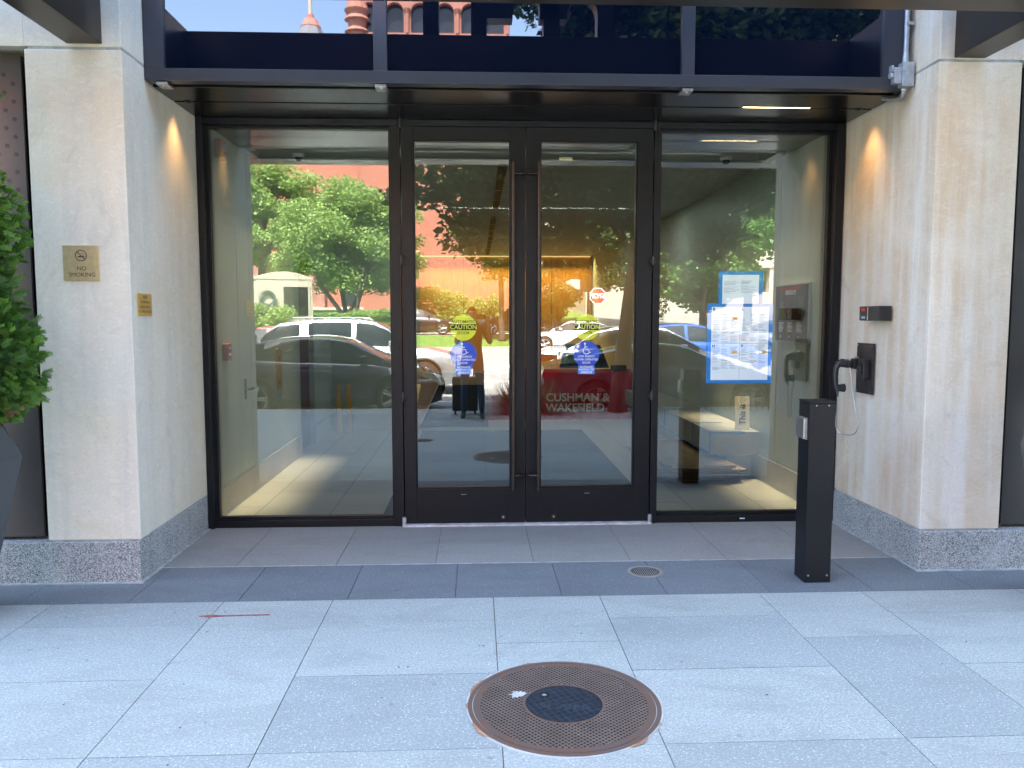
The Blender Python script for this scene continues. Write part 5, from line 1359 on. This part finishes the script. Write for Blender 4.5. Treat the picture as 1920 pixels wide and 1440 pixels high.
# ------------------------------------------------------------------ lights
def area(name, loc, rot, sx, sy, power, col, spread=180):
    l = bpy.data.lights.new(name, 'AREA'); l.shape = 'RECTANGLE'; l.size = sx; l.size_y = sy; l.energy = power; l.color = col; l.spread = R(spread)
    o = bpy.data.objects.new(name, l); COL.objects.link(o); o.location = loc; o.rotation_euler = rot; return o
def can_light(x, y, z, power, col, cone, name='recessed_light', lab=''):
    T = thing(name, (x, y, z), lab, 'light fitting', 'small downlights in the soffit')
    mb = MB(); mb.ring((x, y), .018, .026, z - .004, z - .001, 20); mb.build('trim', M['black'], T)
    l = bpy.data.lights.new(name + '_lamp', 'SPOT'); l.energy = power; l.color = col; l.spot_size = R(cone); l.spot_blend = 1.0; l.shadow_soft_size = .04
    o = bpy.data.objects.new('lamp', l); COL.objects.link(o); o.parent = T; o.location = (0, 0, -.01); return o
EXP = 3.5
WARM = (1., .56, .22)
can_light(-1.93, -.52, 3.045, 2.3, WARM, 88, lab='warm downlight grazing the left reveal wall').rotation_euler = (0, 0, 0)
can_light(2.675, -.52, 3.045, 2.3, WARM, 88, lab='warm downlight grazing the right reveal wall').rotation_euler = (0, 0, 0)
area('lobby_wall_washer', (-1.93, 1.6, 3.03), (0, 0, 0), .03, 2.6, 1.3, (1., .68, .40), 20)
area('lobby_wall_washer', (2.67, 1.6, 3.03), (0, 0, 0), .03, 2.6, 1.3, (1., .68, .40), 20)
area('lobby_fill_light', (.37, 1.0, 3.04), (0, 0, 0), 3.6, .05, .8, (.92, 1., .95))  # this and the next two: added fill for the lobby, no fixture behind them
area('lobby_fill_light', (.8, 4.6, 3.04), (0, 0, 0), 3.0, .05, 2.6, (1., .95, .85))
area('lobby_fill_light', (.8, 8.5, 3.04), (0, 0, 0), 3.0, .05, 1.2, (1., .85, .65))
area('panel_washer', (.7, 12.70, 3.03), (R(-8), 0, 0), 4.0, .05, 11, (1., .55, .18), 120)

EL, AZ = 62.0, -15.0     # sun high behind the office building
dx = math.sin(R(AZ)) * math.cos(R(EL)); dy = math.cos(R(AZ)) * math.cos(R(EL)); dz = math.sin(R(EL))
sl = bpy.data.lights.new('sun', 'SUN'); sl.energy = 5.0; sl.angle = R(.53); sl.color = (1., .95, .88)
so = bpy.data.objects.new('sun', sl); COL.objects.link(so); so.rotation_euler = Vector((-dx, -dy, -dz)).to_track_quat('-Z', 'Y').to_euler()
w = bpy.data.worlds.new('World'); sc.world = w; w.use_nodes = True; nt = w.node_tree
bg = nt.nodes['Background']; sk = nt.nodes.new('ShaderNodeTexSky'); sk.sky_type = 'NISHITA'; sk.sun_disc = False
sk.sun_elevation = R(EL); sk.sun_rotation = R(AZ); sk.air_density = 1.0; sk.dust_density = 2.5; sk.ozone_density = .8
nt.links.new(sk.outputs[0], bg.inputs[0]); bg.inputs[1].default_value = .15

# ------------------------------------------------------------------ camera
cd = bpy.data.cameras.new('camera'); co = bpy.data.objects.new('camera', cd); COL.objects.link(co); sc.camera = co
cd.sensor_width = 36; cd.lens = 36 * 1490 / 1920; cd.clip_start = .01; cd.clip_end = 2000
yaw, pitch, roll = R(2.55), R(4.83), R(.035)
f = Vector((math.sin(yaw) * math.cos(pitch), math.cos(yaw) * math.cos(pitch), -math.sin(pitch)))
rt = Vector((math.cos(yaw), -math.sin(yaw), 0)); dn = f.cross(rt)
r2 = rt * math.cos(roll) + dn * math.sin(roll); d2 = -rt * math.sin(roll) + dn * math.cos(roll)
co.matrix_world = Matrix(((r2.x, -d2.x, -f.x, 0), (r2.y, -d2.y, -f.y, -6.10), (r2.z, -d2.z, -f.z, 1.60), (0, 0, 0, 1)))
sc.view_settings.view_transform = 'Standard'; sc.view_settings.look = 'None'; sc.view_settings.exposure = EXP; sc.view_settings.gamma = 1
sc.cycles.max_bounces = 10; sc.cycles.transparent_max_bounces = 16; sc.cycles.glossy_bounces = 5
sc.cycles.sample_clamp_indirect = 8
